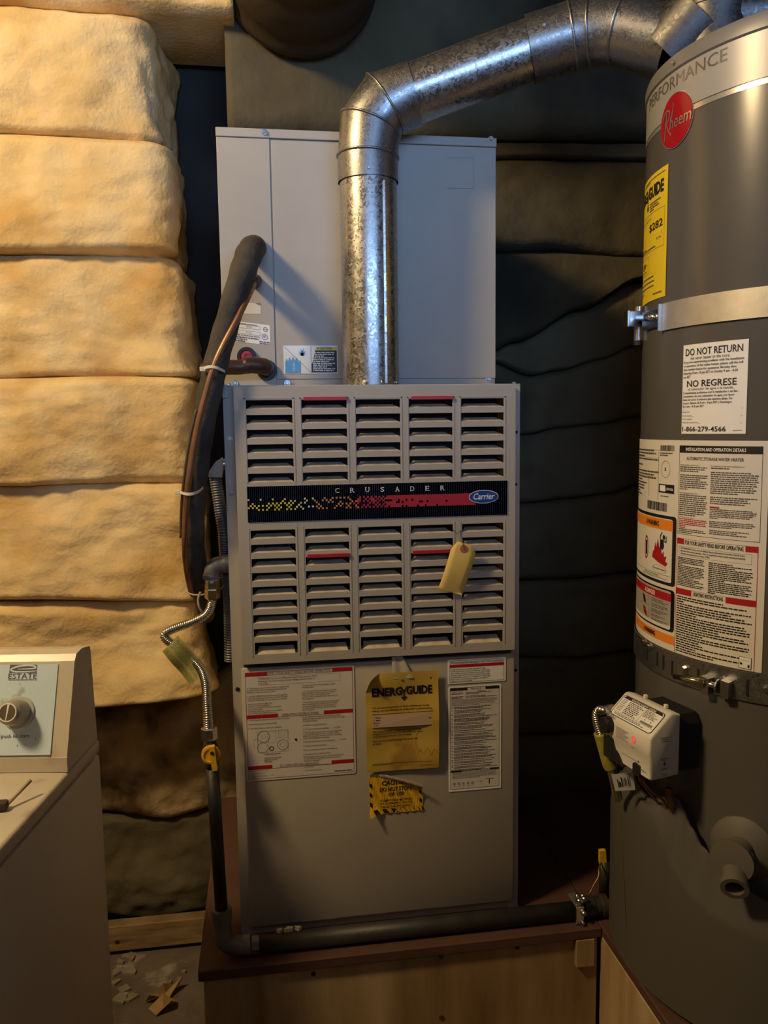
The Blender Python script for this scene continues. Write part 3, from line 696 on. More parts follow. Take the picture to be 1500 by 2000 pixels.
# ---- yellow energy paper hung from the door top with tape (hangs: its own thing)
L = door_label(LY - .004); x0e, z0e = L.pt(713, 1316); x1e = L.pt(855, 1307)[0]; z0e = L.pt(785, 1311)[1]; z1e = L.pt(783, 1503)[1]
def hang(a, c, z):
    u = (a - x0e) / (x1e - x0e); v = (z0e - c) / (z0e - z1e)
    y = .0018 * math.sin(u * 5 + v * 3) + .0010 * math.sin(v * 14 + u * 2) + .003 * (1 - v) * u + .006 * max(0, u - .55) * (1 - abs(2 * v - 1)) * 2
    e = (1 - u) + (1 - v) - 1.80
    if e > 0: y += .40 * e * e + .03 * e; a += .25 * e * (x1e - x0e); c -= .22 * e * (z0e - z1e)
    return Vector((a, LY - .006 - y - z, c))
ep = thing('energy_notice', 'old yellow EnergyGuide paper taped to the lower furnace door, one corner curled', 'notice')
L.place = hang; L.b.use(EGY); L.b.grid(lambda u, v: hang(x0e + (x1e - x0e) * u, z1e + (z0e - z1e) * v, 0), 36, 44)
L.pt = lambda u, v: (x0e + (x1e - x0e) * u, z0e + (z1e - z0e) * v)
l_, t_ = L.pt(.085, .145); r_, b2 = L.pt(.915, .235)
L.stext('ENERG', l_, t_, l_ + (r_ - l_) * .50, b2, INK, 2, .045); L.stext('GUIDE', l_ + (r_ - l_) * .565, t_, r_, b2, INK, 2, .045); 
yx = l_ + (r_ - l_) * .530; bwid = .0026
L._poly([(yx - bwid / 2, b2 + .010), (yx + bwid / 2, b2 + .010), (yx + bwid / 2, b2 - .006), (yx - bwid / 2, b2 - .006)], INK, .0007)
for sg in (-1, 1): L._poly([(yx, b2 + .008), (yx + sg * .0048, t_), (yx + sg * .0076, t_), (yx + sg * .0012, b2 + .0055)], INK, .0007)
L._poly([(yx - .006, b2 - .004), (yx, b2 - .0105), (yx + .006, b2 - .004), (yx + .004, b2 - .0022), (yx, b2 - .0065), (yx - .004, b2 - .0022)], INK, .0007)
L.para(['You can save substantially on home heating and cooling', 'energy costs by following the simple steps outlined below:'], (.085, .335), (.91, .395), INK)
L.line((.085, .415), (.92, .405), .0010, INK); L.rect((.085, .42), (.915, .545), EGP, .5); L.line((.085, .552), (.90, .548), .0010, INK)
L.para(['1. Weatherize your home.', '2. Select energy efficient heating and cooling equipment and maintain', '    this equipment.', '3. Operate and maintain your system for greatest efficiency.'], (.10, .435), (.90, .54), INK)
L.para(['And compare energy. Compare the energy efficiency', 'ratings and cost information for this model with others.', 'Check the figures and spend less on energy.'], (.085, .575), (.90, .655), INK)
L.para(['Your contractor has the energy fact sheets. Ask', 'for them.'], (.085, .675), (.90, .73), INK)
L.para([1, .35], (.08, .915), (.90, .935), INKG); L.para([1], (.74, .955), (.90, .965), INKG)
rr_ = random.Random(8); pr_ = None
stain = mat('tea_stain', (.30, .17, .03), .8)
for k in range(19):                                                # edge of an old water stain
    q = (.66 + .018 * k, .82 + .05 * math.sin(k * 1.1) * rr_.uniform(.3, 1) + .012 * k * (k < 4))
    if pr_: L.line(pr_, q, .0011, stain, .6)
    pr_ = q
pr_ = (.55, .36)
for q in ((.60, .42), (.68, .44), (.72, .52), (.74, .60), (.69, .66), (.68, .74), (.70, .80)): L.line(pr_, q, .0008, stain, .5); pr_ = q
L.ellipse((.505, .085), .0024, .0024, INKG, 2); L.ellipse((.895, .075), .0012, .0016, INK, 2)
o = L.build('paper', ep)
tp = MB(); a_ = W(772, 1283, Y=LY - .003); b_2 = W(792, 1312, Y=LY - .003)
tp.grid(lambda u, v: Vector((a_.x - .004 + (.02 + .02 * v) * (u - .1), LY - .0008 - .0085 * v ** .7 - .001 * math.sin(u * 9), a_.z + (b_2.z - a_.z) * 1.35 * v)), 8, 8)
tp.build('tape', TAPE, ep)

# ---- manila tag wired to the louvers
tg = thing('manila_tag', 'blank yellow manila tag with brown eyelet, wired to the furnace louvers', 'tag')
TY = DY - .012
tc_ = [W(px, py, Y=TY) for px, py in ((893, 1057), (918, 1061), (928, 1080), (904, 1164), (856, 1151), (880, 1070))]
tb = MB(); cxm = sum((p.x for p in tc_)) / 6
def tagp(p): 
    q = Vector(p); s_ = (tc_[0].z - q.z) / (tc_[0].z - tc_[3].z); q.y = TY - .004 + .010 * s_ - .006 * math.sin(PI * s_); return q
# fill the outline with a strip grid so that it can bow
lf = interp([(0, 0), (1, 1)])
nL = 14
def side(pts_, s_):
    T_ = [(tc_[0].z - p.z) / (tc_[0].z - tc_[3].z) for p in pts_]
    for (a, ta), (b, tb_) in zip(zip(pts_, T_), zip(pts_[1:], T_[1:])):
        if s_ <= tb_ or b is pts_[-1]: t = max(0, min(1, (s_ - ta) / (tb_ - ta))) if tb_ != ta else 0; return a.lerp(b, t)
LT = [tc_[0], tc_[5], tc_[4]]; RT = [tc_[0], tc_[1], tc_[2], tc_[3]]
vs = []; lt_end = (tc_[0].z - tc_[4].z) / (tc_[0].z - tc_[3].z)
for j in range(nL + 1):
    s_ = j / nL; a = side(LT, min(s_, 1)) if s_ <= lt_end else tc_[4].lerp(tc_[3], (s_ - lt_end) / (1 - lt_end)); b = side(RT, s_)
    for i in range(5): vs.append(tagp(a.lerp(b, i / 4)))
tb.add(vs, [(j * 5 + i, j * 5 + i + 1, j * 5 + i + 6, j * 5 + i + 5) for j in range(nL) for i in range(4)])
o = tb.build('card', TAGY, tg, smooth=True); md = o.modifiers.new('thick', 'SOLIDIFY'); md.thickness = .0004
ey = tagp(W(904.5, 1071, Y=TY)); ey.y -= .0012
MB().lathe([(.0022, 0), (.0072, 0), (.0072, .0006), (.0022, .0006)], ey + Vector((0, .0006, 0)), (0, -1, 0), 22, cap=False).build('eyelet', TAGR, tg)
wr = smooth_path([W(885, 1035, Y=DY - .001), W(893, 1042, Y=DY - .004), W(902, 1052, Y=TY - .003), W(904, 1062, Y=TY - .006), ey + Vector((0, -.002, 0)), ey + Vector((0, .004, 0))], 6)
wb = MB().tube(wr, .0006, 6); wb.tube(smooth_path([W(901, 1036, Y=DY - .001), W(895, 1042, Y=DY - .004), W(903, 1055, Y=TY - .003), W(908, 1064, Y=TY - .002)], 6), .0006, 6)
wb.build('wire', mat('tag_wire', (.18, .15, .12), .4, .8), tg)

# ================================================================== coil cabinet on the furnace
CY_, CX0, CX1, CZ0, CZ1 = .115, -.268, .2545, FZ1 + .001, 1.941
cc = thing('coil_cabinet', 'grey-beige coil cabinet standing on top of the furnace behind the flue pipe', 'coil cabinet')
MB().box((CX0 + .001, CY_ + .003, CZ0), (CX1 - .001, .57, CZ1 - .001)).build('body', PAINT2, cc)
xs0 = W(531, 420, Y=CY_).x
MB().box((CX0, CY_ - .001, CZ0 + .001), (xs0 - .0008, CY_ + .0025, CZ1 - .0165), .0008).build('side_panel', PAINT2, cc)
MB().box((xs0 + .0012, CY_ + .0005, CZ0 + .016), (CX1, CY_ + .0028, CZ1 - .0165), .0008).build('front_panel', PAINT2, cc)
MB().box((CX0 - .0005, CY_ - .003, CZ1 - .016), (CX1 + .0005, CY_ + .003, CZ1), .001).build('top_flange', PAINT2, cc)
MB().box((xs0 + .0012, CY_ + .002, CZ0), (CX1 - .004, CY_ + .003, CZ0 + .0155)).build('bottom_rail', PAINT2, cc)
for px, py, yy in ((516, 258, CY_ - .003), (959, 272, CY_ - .003), (459, 748, CY_ - .001), (561, 748, CY_ + .002), (954, 740, CY_ + .002)): screw_at(W(px, py, Y=yy), (0, -1, 0), .0042, .004, cc)
L = door_label(CY_ + .0001); ln = mat('pressed_line', (.30, .29, .27), .6)
L.line((873, 368), (925, 368), .0008, ln); L.line((925, 308), (925, 368), .0004, ln); L.line((875, 308), (925, 308), .0004, ln); L.build('knockout_line', cc)
L = planar(door_label(CY_ - .0014), (468, 626), (528, 632), (468, 671)); L.pt0 = L.pt
sk = lambda a, c, z: Vector((a, CY_ - .0014 - z, c - .12 * (a - L.pt0(0, 0)[0])))
L.place = sk
L.rrect((-.42, -.02), (.98, .92), .002, PAPERB, 0); L.frame((-.35, .10), (.66, .26), .0004, INKG); L.frame((-.35, .36), (.66, .52), .0004, INKG)
L.para([.9], (-.3, .04), (.66, .09)); L.text('208/230', (.2, .14), (.38, .2), INKG); L.text('R-22', (.2, .40), (.36, .46), INKG)
L.text('CARRIER CORPORATION', (-.33, .56), (.64, .63), INK, 2, .01); L.para([1, .6, .55], (-.33, .66), (.62, .92))
L.ellipse((.83, .20), .0042, .0042, INK, 2, hole=.85); L.text('SA', (.78, .24), (.90, .17), INK); L.ellipse((.80, .55), .0055, .0055, INK, 2, hole=.87); L.text('UL', (.755, .60), (.845, .48), INK, 2, .02); L.para([1, 1], (.62, .76), (.96, .92))
o = L.build('rating_label', cc); o['label'] = 'white rating sticker with round certification marks'
L = planar(door_label(CY_ - .0014), (478, 590), (509, 591), (478, 613)); L.rect((-.2, .05), (1, 1), CREAM, 0); L.poly([(.65, .05), (1, .05), (1, .25), (.8, .2)], mat('old_glue', (.30, .22, .12), .8), 1); L.build('paper_sticker', cc)
L = planar(door_label(CY_ - .0004), (553, 675), (659, 675), (553, 730))
L.rect((0, 0), (1, 1), GLOSSY, 0); L.rect((.515, .04), (.985, .96), INK, 1); L.rect((.515, .04), (.985, .17), YELI, 2); L.text('A CAUTION', (.62, .065), (.89, .145), INK, 3, .03)
L.para([.95, .9, .5, .95, .9, .7, .95, .8, .6, .95, .9], (.54, .22), (.97, .93), WHITE, 3)
L.line((.02, .04), (.50, .96), .0006, INK); L.line((.505, .02), (.505, .98), .0005, INK)
fl = [(.03, .97), (.03, .60), (.06, .45), (.08, .58), (.11, .40), (.14, .55), (.18, .38), (.20, .55), (.24, .42), (.27, .58), (.31, .52), (.31, .97)]
L.poly(fl, CYAN, 2)
for k in range(9):
    a = PI * (.08 + .84 * k / 8); c0 = (.345, .36); L.poly([(c0[0] - .02, c0[1]), (c0[0] + .085 * math.cos(a), c0[1] - .30 * math.sin(a) * (1 if k % 2 else .8)), (c0[0] + .02, c0[1])], CYAN, 2)
L.poly([(.515, .06), (.60, .06), (.57, .30), (.54, .5), (.53, .62), (.515, .65)], GLOSSY, 2.5)
for k in range(5): L.line((.175 - .012 * (k % 2), .62 + .07 * k), (.20 + .012 * (k % 2), .62 + .07 * k), .0012, GLOSSY, 3)
o = L.build('caution_label', cc); o['label'] = 'glossy black, white and blue caution sticker'
q = W(482, 697, Y=CY_ - .001)
MB().lathe([(.0165, 0), (.018, .004), (.0175, .008), (.012, .008), (.0115, .003)], q, (0, -1, 0), 24).build('plug_ring', BLACK, cc, angle=40)
pl = MB().lathe([(.0115, .002), (.0115, .006), (.010, .007)], q, (0, -1, 0), 20)
for k in range(6): a = PI * k / 3; pl.box((q.x + .006 * math.cos(a) - .0018, q.y - .009, q.z + .006 * math.sin(a) - .0018), (q.x + .006 * math.cos(a) + .0018, q.y - .006, q.z + .006 * math.sin(a) + .0018))
o = pl.build('drain_plug', REDPL, cc); o['label'] = 'red round plug in a black ring'

# ================================================================== flue pipe
fp = thing('flue_pipe', 'galvanised metal flue rising from the furnace and slanting over to the water heater', 'flue pipe')
r0 = .0515; A0 = Vector((0, .055, FZ1 + .0005))
zc = W(718, 338, Y=.055 - r0).z
def ring_pipe(name, pts_, r, m, beads=(), parent=fp, n=40): return MB().tube(pts_, r, n).build(name, m, parent, angle=30)
# vertical section with a crimped upper end
prof = [(r0, 0), (r0, zc - A0.z + .0)]
vp = MB().lathe([(r0, 0), (r0, (zc - A0.z) * .5), (r0, zc - A0.z - .004), (r0 - .002, zc - A0.z + .03)], A0, (0, 0, 1), 48)
o = vp.build('pipe_section', GALV, fp, angle=30); o['label'] = 'spangled galvanised vertical pipe'
sm = MB().box((r0 * math.cos(-1.15) - .002, .055 + r0 * math.sin(-1.15) - .001, A0.z + .002), (r0 * math.cos(-1.15) + .002, .055 + r0 * math.sin(-1.15) + .002, zc - .01)); sm.build('lock_seam', GALV, fp)
for a in (-75, -35, -110): screw_at(A0 + Vector((r0 * math.cos(rad(a)), r0 * math.sin(rad(a)), .004)), (math.cos(rad(a)), math.sin(rad(a)), .3), .0035, .004, fp)
# axis of the run
E1 = Vector((0, .055, W(716, 305, Y=.055).z)); P1 = W(738, 196, Y=.052); P2 = W(790, 205, Y=.045)
R1 = W(1048, 94, Y=-.015); R2 = W(1140, 64, Y=-.045); R3 = W(1232, 58, Y=-.085); R4 = W(1318, 92, Y=-.13)
def gore(name, pts_, r, m, cap=False):
    """elbow gores: tube through mitred rings with a raised bead at each joint"""
    return MB().tube(pts_, r, 44, cap).build(name, m, fp, angle=25)
def mitre(pts_, rads, m, name, parent=fp):
    b = MB(); pts_ = [Vector(p) for p in pts_]; k = len(pts_); n = 44; vs = []
    for i in range(k):
        din = (pts_[i] - pts_[max(i - 1, 0)]).normalized() if i else (pts_[1] - pts_[0]).normalized()
        dout = (pts_[min(i + 1, k - 1)] - pts_[i]).normalized() if i < k - 1 else din
        nrm = (din + dout).normalized(); ref = Vector((0, -1, 0)); ref = (ref - din * ref.dot(din)).normalized(); bi = din.cross(ref)
        for j in range(n):
            a = 2 * PI * j / n; p = pts_[i] + (ref * math.cos(a) + bi * math.sin(a)) * rads[i]
            p += din * ((pts_[i] - p).dot(nrm) / din.dot(nrm)); vs.append(p)
    fs = [(i * n + j, i * n + (j + 1) % n, (i + 1) * n + (j + 1) % n, (i + 1) * n + j) for i in range(k - 1) for j in range(n)]
    return b.add(vs, fs).build(name, m, parent, angle=25)
def bead(c, d1, d2, r, m, parent, name='bead', tr=.0022):
    d1 = d1.normalized(); nrm = (d1 + d2.normalized()).normalized(); ref = (Vector((0, -1, 0)) - d1 * Vector((0, -1, 0)).dot(d1)).normalized(); bi = d1.cross(ref); pts_ = []
    for j in range(49):
        a = 2 * PI * j / 48; p = c + (ref * math.cos(a) + bi * math.sin(a)) * r; p += d1 * ((c - p).dot(nrm) / d1.dot(nrm)); pts_.append(p)
    return MB().tube(pts_, tr, 6, False).build(name, m, parent, smooth=True)
run = (R1 - P1).normalized()
m1 = Vector((0, .055, W(715, 288, Y=.055 - r0).z)); m2 = W(722, 240, Y=.055); m2.x = .006; m3 = W(762, 186, Y=.053)
g0 = Vector((0, .055, zc - .002)); re = r0 + .0025
# gore chain: collar, lower gore, middle gore, upper gore into the run
gA, gB, gC, gD = g0, m1, W(723, 245, Y=.055), W(752, 203, Y=.053)
gE = gD + run * .055
el = mitre([gA, gB, gC, gD, gE], [re, re, re, re, re], GALV2, 'elbow')
el['label'] = 'dull grey adjustable elbow of mitred rings'
for c_, a_, b_ in ((gB, gB - gA, gC - gB), (gC, gC - gB, gD - gC), (gD, gD - gC, gE - gD)): bead(c_, a_, b_, re + .0008, GALV2, el)
for px, py in ((720, 328), (749, 199), (737, 214), (788, 180)): 
    q = W(px, py, Y=.055 - re + .002); screw_at(q, (0, -1, 0), .003, .004, el)
rp = MB().tube([gE - run * .03, R1 + run * .015], r0 - .001, 44).build('pipe_section', GALV, fp, angle=30); rp['label'] = 'slanting galvanised pipe with seam'
sd = run.cross(Vector((0, 0, 1))).normalized()
fr = Vector((0, -1, 0)); fr = (fr - run * fr.dot(run)).normalized(); upv = run.cross(fr) * -1
ch = [R1 - run * .012, W(1118, 72, Y=-.038), W(1152, 62, Y=-.050), W(1212, 58, Y=-.078), R4]
el2 = mitre(ch, [re + .001] * 5, GALV2, 'elbow'); el2['label'] = 'second grey adjustable elbow with raised ring beads'
for i in (1, 2, 3): bead(ch[i], ch[i] - ch[i - 1], ch[i + 1] - ch[i], re + .0018, GALV2, el2)
for q in (R1 + run * .01,): screw_at(q + fr * re + upv * .012, fr, .003, .004, el2)
# tee over the water heater
Tc = W(1372, 30, Y=-.16); td = (Tc - R4).normalized()
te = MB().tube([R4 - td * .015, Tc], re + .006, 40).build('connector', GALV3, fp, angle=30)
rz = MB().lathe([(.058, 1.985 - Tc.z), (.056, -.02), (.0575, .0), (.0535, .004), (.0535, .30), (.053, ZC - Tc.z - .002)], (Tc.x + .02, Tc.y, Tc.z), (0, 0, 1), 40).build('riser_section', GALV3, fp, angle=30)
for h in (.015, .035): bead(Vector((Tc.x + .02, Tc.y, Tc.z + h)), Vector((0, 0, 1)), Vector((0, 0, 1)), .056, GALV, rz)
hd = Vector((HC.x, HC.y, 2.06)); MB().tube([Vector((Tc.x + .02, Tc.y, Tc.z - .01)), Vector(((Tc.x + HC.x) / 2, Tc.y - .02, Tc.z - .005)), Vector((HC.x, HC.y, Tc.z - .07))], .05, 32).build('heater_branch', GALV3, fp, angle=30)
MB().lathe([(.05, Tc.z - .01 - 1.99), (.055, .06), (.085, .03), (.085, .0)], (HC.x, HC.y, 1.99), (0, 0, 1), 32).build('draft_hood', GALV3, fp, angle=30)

# ================================================================== refrigerant line set
rl_ = thing('refrigerant_line', 'black foam-covered suction tube and thin copper tube bent down from the coil cabinet', 'refrigerant line')
bt = smooth_path([W(497, 484, Y=CY_ - .002), W(496, 484, Y=.08), W(492, 487, Y=.045), W(484, 503, Y=.018), W(470, 545, Y=.0), W(448, 618, Y=-.01), W(427, 690, Y=-.018), W(411, 760, Y=-.02), W(395, 840, Y=-.02), W(384, 920, Y=-.015), W(378, 1000, Y=.0), W(378, 1060, Y=.02), W(384, 1110, Y=.06), W(394, 1150, Y=.12), W(400, 1180, Y=.25), W(402, 1200, Y=.45)], 8)
n_ = len(bt); MB().tube(bt, [.0215 + .0022 * min(1, max(0, 1 - abs(i - 24) / 18)) - .002 * (i / n_) + .0007 * math.sin(i * .9) for i in range(n_)], 24).build('foam_sleeve', RUBBER, rl_, smooth=True)
ctb = smooth_path([W(499, 548, Y=CY_ - .002), W(499, 549, Y=.085), W(497, 553, Y=.045), W(488, 572, Y=.0), W(464, 622, Y=-.032), W(437, 672, Y=-.046), W(418, 714, Y=-.051), W(403, 765, Y=-.051), W(388, 825, Y=-.050), W(377, 885, Y=-.048), W(368, 950, Y=-.045), W(362, 1020, Y=-.035), W(361, 1070, Y=-.02), W(364, 1110, Y=.02), W(372, 1150, Y=.06), W(376, 1162, Y=.10)], 8)
MB().tube(ctb, .0052, 14).build('copper_tube', COPPER, rl_, smooth=True)
MB().tube([ctb[0] + Vector((0, .004, 0)), ctb[6], ctb[12], ctb[17]], [.011, .012, .0105, .008], 16).build('sleeve_end', RUBBER, rl_, smooth=True)
MB().tube(smooth_path([W(384, 800, Y=-.043), W(372, 850, Y=-.042), W(361, 920, Y=-.04), W(354, 990, Y=-.03), W(353, 1050, Y=-.015)], 6), .0022, 8).build('thermostat_wire', mat('brown_wire', (.10, .06, .04), .6), rl_, smooth=True)
def tie(pix, Ys, head, name='cable_tie', label='', Yh=-.05):
    t_ = thing(name, label, 'cable tie', 'cable ties round the refrigerant line')
    pth = smooth_path([W(px, py, Y=y) for (px, py), y in zip(pix, Ys)], 8); b = MB(); vs = []
    for p in pth: vs += [p + Vector((0, -.0004, .0024)), p + Vector((0, -.0004, -.0024)), p + Vector((0, .0008, -.0024)), p + Vector((0, .0008, .0024))]
    k = len(pth); b.add(vs, [(i * 4 + j, i * 4 + (j + 1) % 4, i * 4 + 4 + (j + 1) % 4, i * 4 + 4 + j) for i in range(k - 1) for j in range(4)] + [(0, 1, 2, 3), (4 * k - 4, 4 * k - 3, 4 * k - 2, 4 * k - 1)])
    b.build('strap', NYLON, t_); h = W(*head, Y=Yh); MB().box(h - Vector((.0048, .003, .0038)), h + Vector((.0048, .003, .0038)), .001).build('tie_head', NYLON, t_)
tie([(394, 722), (404, 717), (420, 717), (434, 723), (440, 726)], [-.040, -.054, -.058, -.050, -.03], (396, 721), label='cream cable tie round the line beside the red plug', Yh=-.046)
tie([(348, 958), (356, 963), (372, 965), (388, 960), (398, 951)], [-.035, -.050, -.054, -.045, -.02], (347, 961), label='cream cable tie lower down the line, near the blue furnace band', Yh=-.042)
# ---- brown condensate pipe
dp = thing('drain_pipe', 'brown plastic condensate pipe elbow running from the coil cabinet to the line set', 'pipe')
q0 = W(521, 722, Y=CY_)
dpp = smooth_path([Vector((q0.x, CY_ - .001, q0.z)), Vector((q0.x, .092, q0.z + .001)), Vector((q0.x - .006, .075, q0.z + .003)), Vector((q0.x - .03, .068, q0.z + .005)), W(470, 717, Y=.066), W(430, 718, Y=.066), W(395, 726, Y=.066)], 6)
MB().tube(dpp, [.0135 + .0015 * (1 if 10 < i < 22 else 0) for i in range(len(dpp))], 20).build('pipe', DRAINP, dp, smooth=True)
MB().lathe([(.0145, .0), (.019, .0), (.019, .006), (.0145, .006)], (q0.x, CY_ - .0015, q0.z - .001), (0, -1, 0), 24, cap=False).build('grommet', BLACK, dp)

# ================================================================== electrical conduit
ec_ = thing('electrical_conduit', 'dark flexible conduit with angled connector going down the left side of the furnace', 'conduit')
k0 = W(430, 912, Y=.05)
bx = MB(); bp_ = [W(px, py, Y=.035) for px, py in ((404, 926), (421, 902), (433, 894), (436, 912), (433, 933), (405, 931))]
bx.prism(bp_, (0, .03, 0)); bx.build('angle_connector', CONDUIT, ec_)
MB().tube([W(432, 907, Y=.05), Vector((-FX - .0005, .05, W(432, 907, Y=.05).z))], .0105, 16).build('lock_nut', STEEL, ec_, angle=40)
corrugated([W(420, 930, Y=.05), W(424, 955, Y=.05), W(431, 1000, Y=.048), W(438, 1045, Y=.045), W(441, 1090, Y=.06), W(446, 1150, Y=.065), W(449, 1210, Y=.06), W(450, 1290, Y=.06)], .0118, .0022, .0048).build('flex_tube', CONDUIT, ec_, smooth=True)

# ================================================================== gas supply of the furnace
gs = thing('gas_connector', 'corrugated steel gas hose looping from the furnace elbow down to the yellow valve', 'gas hose')
el3 = smooth_path([Vector((-FX - .0005, .03, W(445, 1101, Y=.03).z)), W(436, 1102, Y=.03), W(424, 1104, Y=.03), W(416, 1111, Y=.03), W(414, 1122, Y=.03), W(414, 1130, Y=.03)], 5)
MB().tube(el3, [.0165 if i in (0, 1, 2, 3, 4) or i > len(el3) - 6 else .0150 for i in range(len(el3))], 22).build('iron_elbow', GRYPIPE, gs, angle=40)
MB().lathe([(.0125, 0), (.0125, -.012)], W(414, 1124, Y=.03), (0, 0, 1), 22).build('thread_tape', WHITEP, gs)
MB().lathe([(.0138, 0), (.0138, -.014), (.012, -.016)], W(415, 1133, Y=.03), (.02, 0, 1), 6).build('hose_nut', BRASS, gs)
MB().lathe([(.0128, 0), (.0140, -.003), (.0140, -.018), (.0095, -.022)], W(415, 1148, Y=.03), (.03, 0, 1), 6).build('hose_nut', BRASS, gs)
hose = [W(415, 1165, Y=.028), W(413, 1180, Y=.028), W(403, 1200, Y=.028), W(380, 1213, Y=.028), W(350, 1224, Y=.028), W(330, 1232, Y=.03), W(321, 1240, Y=.032), W(326, 1250, Y=.030), W(345, 1264, Y=.026), W(372, 1285, Y=.016), W(393, 1308, Y=.0), W(402, 1335, Y=-.022), W(404, 1370, Y=-.042), W(406, 1400, Y=-.053), W(407, 1421, Y=-.053)]
corrugated(hose, .0086, .0022, .0036).build('flex_hose', SSHOSE, gs, smooth=True)
tq = [W(px, py, Y=.010) for px, py in ((317, 1272), (347, 1241), (405, 1306), (371, 1338))]
tb = MB(); nrm = Vector((0, -1, 0))
def tgp(u, v, z=0.0): a = tq[0].lerp(tq[1], u); b = tq[3].lerp(tq[2], u); p = a.lerp(b, v); return p + Vector((0, -z - .010 * math.sin(PI * u) - .003 * math.sin(v * 7), 0))
tb.use(TAGG); tb.grid(lambda u, v: tgp(u, v), 12, 14); tb.grid(lambda u, v: tgp(u, v, -.0006), 12, 14)
dk = mat('tag_print', (.13, .14, .03), .6); dg2 = mat('tag_print_green', (.22, .27, .06), .6); rr_ = random.Random(4); tb.use(dk)
for k in range(15):
    u0 = .06 + .9 * k / 15; v0 = .05; tb.use(dg2 if k in (9, 10, 11) else dk)
    if k in (5, 6): continue
    while v0 < .93:
        v1 = min(.95, v0 + rr_.uniform(.04, .22)); wd = .030 if k in (9, 10, 11, 13) else .020
        tb.add([tgp(u0, v0, .0005), tgp(u0 + wd, v0, .0005), tgp(u0 + wd, v1, .0005), tgp(u0, v1, .0005)], [(0, 1, 2, 3)]); v0 = v1 + .03
o = tb.build('hose_tag', None, gs); o['label'] = 'yellow-green printed tag wrapped round the hose'
MB().lathe([(.0125, .010), (.0138, .008), (.0138, -.011), (.0115, -.013)], W(408.5, 1431, Y=-.053), (-.03, 0, 1), 6).build('hose_nut', STEEL, gs)
gv_ = thing('gas_valve', 'black gas shut-off valve with round yellow handle on the vertical pipe', 'valve')
v0 = W(412, 1467, Y=-.053)
MB().tube([W(409, 1444, Y=-.053), W(410, 1450, Y=-.053), W(411, 1455, Y=-.053), W(413, 1480, Y=-.053), W(414, 1490, Y=-.053), W(415, 1499, Y=-.053)], [.0105, .0105, .013, .0135, .0125, .011], 20).build('valve_body', BLKPIPE, gv_, smooth=True)
MB().lathe([(.0150, .012), (.0160, .014), (.0160, .020), (.0120, .021), (.011, .019)], W(413, 1466, Y=-.053), (0, -1, 0), 28).build('handle_disc', YEL, gv_, angle=40)
hb = MB(); c0 = W(413, 1459, Y=-.078); c1 = W(419.5, 1506, Y=-.078); dd = (c1 - c0).normalized(); sv = Vector((dd.z, 0, -dd.x))
hb.prism([c0 + sv * .0048, c0 - sv * .0048, c1 - sv * .0045, c1 + sv * .0045], (0, .010, 0)); hv = hb.build('handle_lever', YEL, gv_)
MB().lathe([(.003, 0), (.003, .0008)], W(414, 1471, Y=-.0785), (0, -1, 0), 12).build('handle_screw', BLACK, gv_)
# black pipe: riser, elbow, long run on the platform
gp = thing('gas_pipe', 'black iron gas pipe running down, then along the platform edge in front of the furnace', 'pipe')
zp = PZT + .0168; yp = -.053; xe = W(440, 1850, Z=zp).x
MB().tube([W(415, 1500, Y=yp), Vector((xe - .004, yp, zp + .062))], .0112, 20).build('riser', BLKPIPE, gp, smooth=True)
eb = smooth_path([Vector((xe - .004, yp, zp + .075)), Vector((xe - .004, yp, zp + .045)), Vector((xe - .002, yp, zp + .018)), Vector((xe + .010, yp, zp + .005)), Vector((xe + .030, yp, zp + .001)), Vector((xe + .045, yp, zp + .001))], 5)
ne = len(eb); MB().tube(eb, [.0182 if (i < 4 or i > ne - 5) else .0165 for i in range(ne)], 22).build('iron_elbow', GRYPIPE, gp, angle=45)
MB().lathe([(.0165, 0), (.0168, .006), (.0168, .014), (.0165, .016)], (xe + .047, yp, zp), (1, 0, 0), 8).build('union_nut', GRYPIPE, gp)
MB().tube([Vector((xe + .06, yp, zp)), Vector((xc + .0, yp, zp))], .0166, 24).build('run', BLKPIPE, gp, smooth=True)
MB().lathe([(.0166, 0), (.0205, .002), (.0205, .022), (.0185, .024), (.0185, .036), (.021, .038), (.021, .048)], (W(1136, 1776, Z=zp).x, yp, zp + .004), (1, 0, 0), 16).build('coupling', BLKPIPE, gp, angle=40)
# grounding clamp with wire
gc = thing('ground_clamp', 'silver grounding clamp with screws gripping the gas pipe near the water heater', 'clamp')
gx = W(1124, 1777, Z=zp).x
for s_ in (1, -1): MB().box((gx - .008, yp - .020, zp + (.0168 if s_ > 0 else -.0166 + .0)), (gx + .008, yp + .020, zp + (.024 if s_ > 0 else -.0115)), .0015).build('jaw', GRYPIPE, gc) if s_ > 0 else None
MB().box((gx - .008, yp - .0225, zp - .0150), (gx + .008, yp - .0172, zp + .020), .001).build('jaw', STEEL, gc)
for dx, dz, rr2 in ((-.004, .034, .0045), (.006, .037, .005), (.006, .008, .005), (.004, -.010, .004)):
    MB().lathe([(rr2, 0), (rr2, .005), (rr2 * .6, .007)], (gx + dx, yp - .0225, zp + dz), (0, -1, .2), 10).build('clamp_screw', STEEL, gc, angle=40)
for dx, dy in ((-.004, -.015), (.006, -.017)): MB().tube([(gx + dx, yp + dy, zp + .020), (gx + dx, yp + dy, zp + .042)], .0028, 10).build('clamp_bolt', STEEL, gc, smooth=True)
MB().tube(smooth_path([(gx + .008, yp, zp + .022), W(1150, 1746, Y=-.04), W(1160, 1728, Y=-.035), W(1169, 1712, Y=-.03), W(1170, 1696, Y=-.02), W(1175, 1682, Y=.0)], 6), .0016, 8).build('ground_wire', COPPER, gc, smooth=True)
yh = thing('yellow_valve_handle', 'yellow lever handle half hidden behind the grey water heater skirt', 'valve handle')
h0, h1 = W(1178, 1662, Y=-.005), W(1178, 1708, Y=-.005)
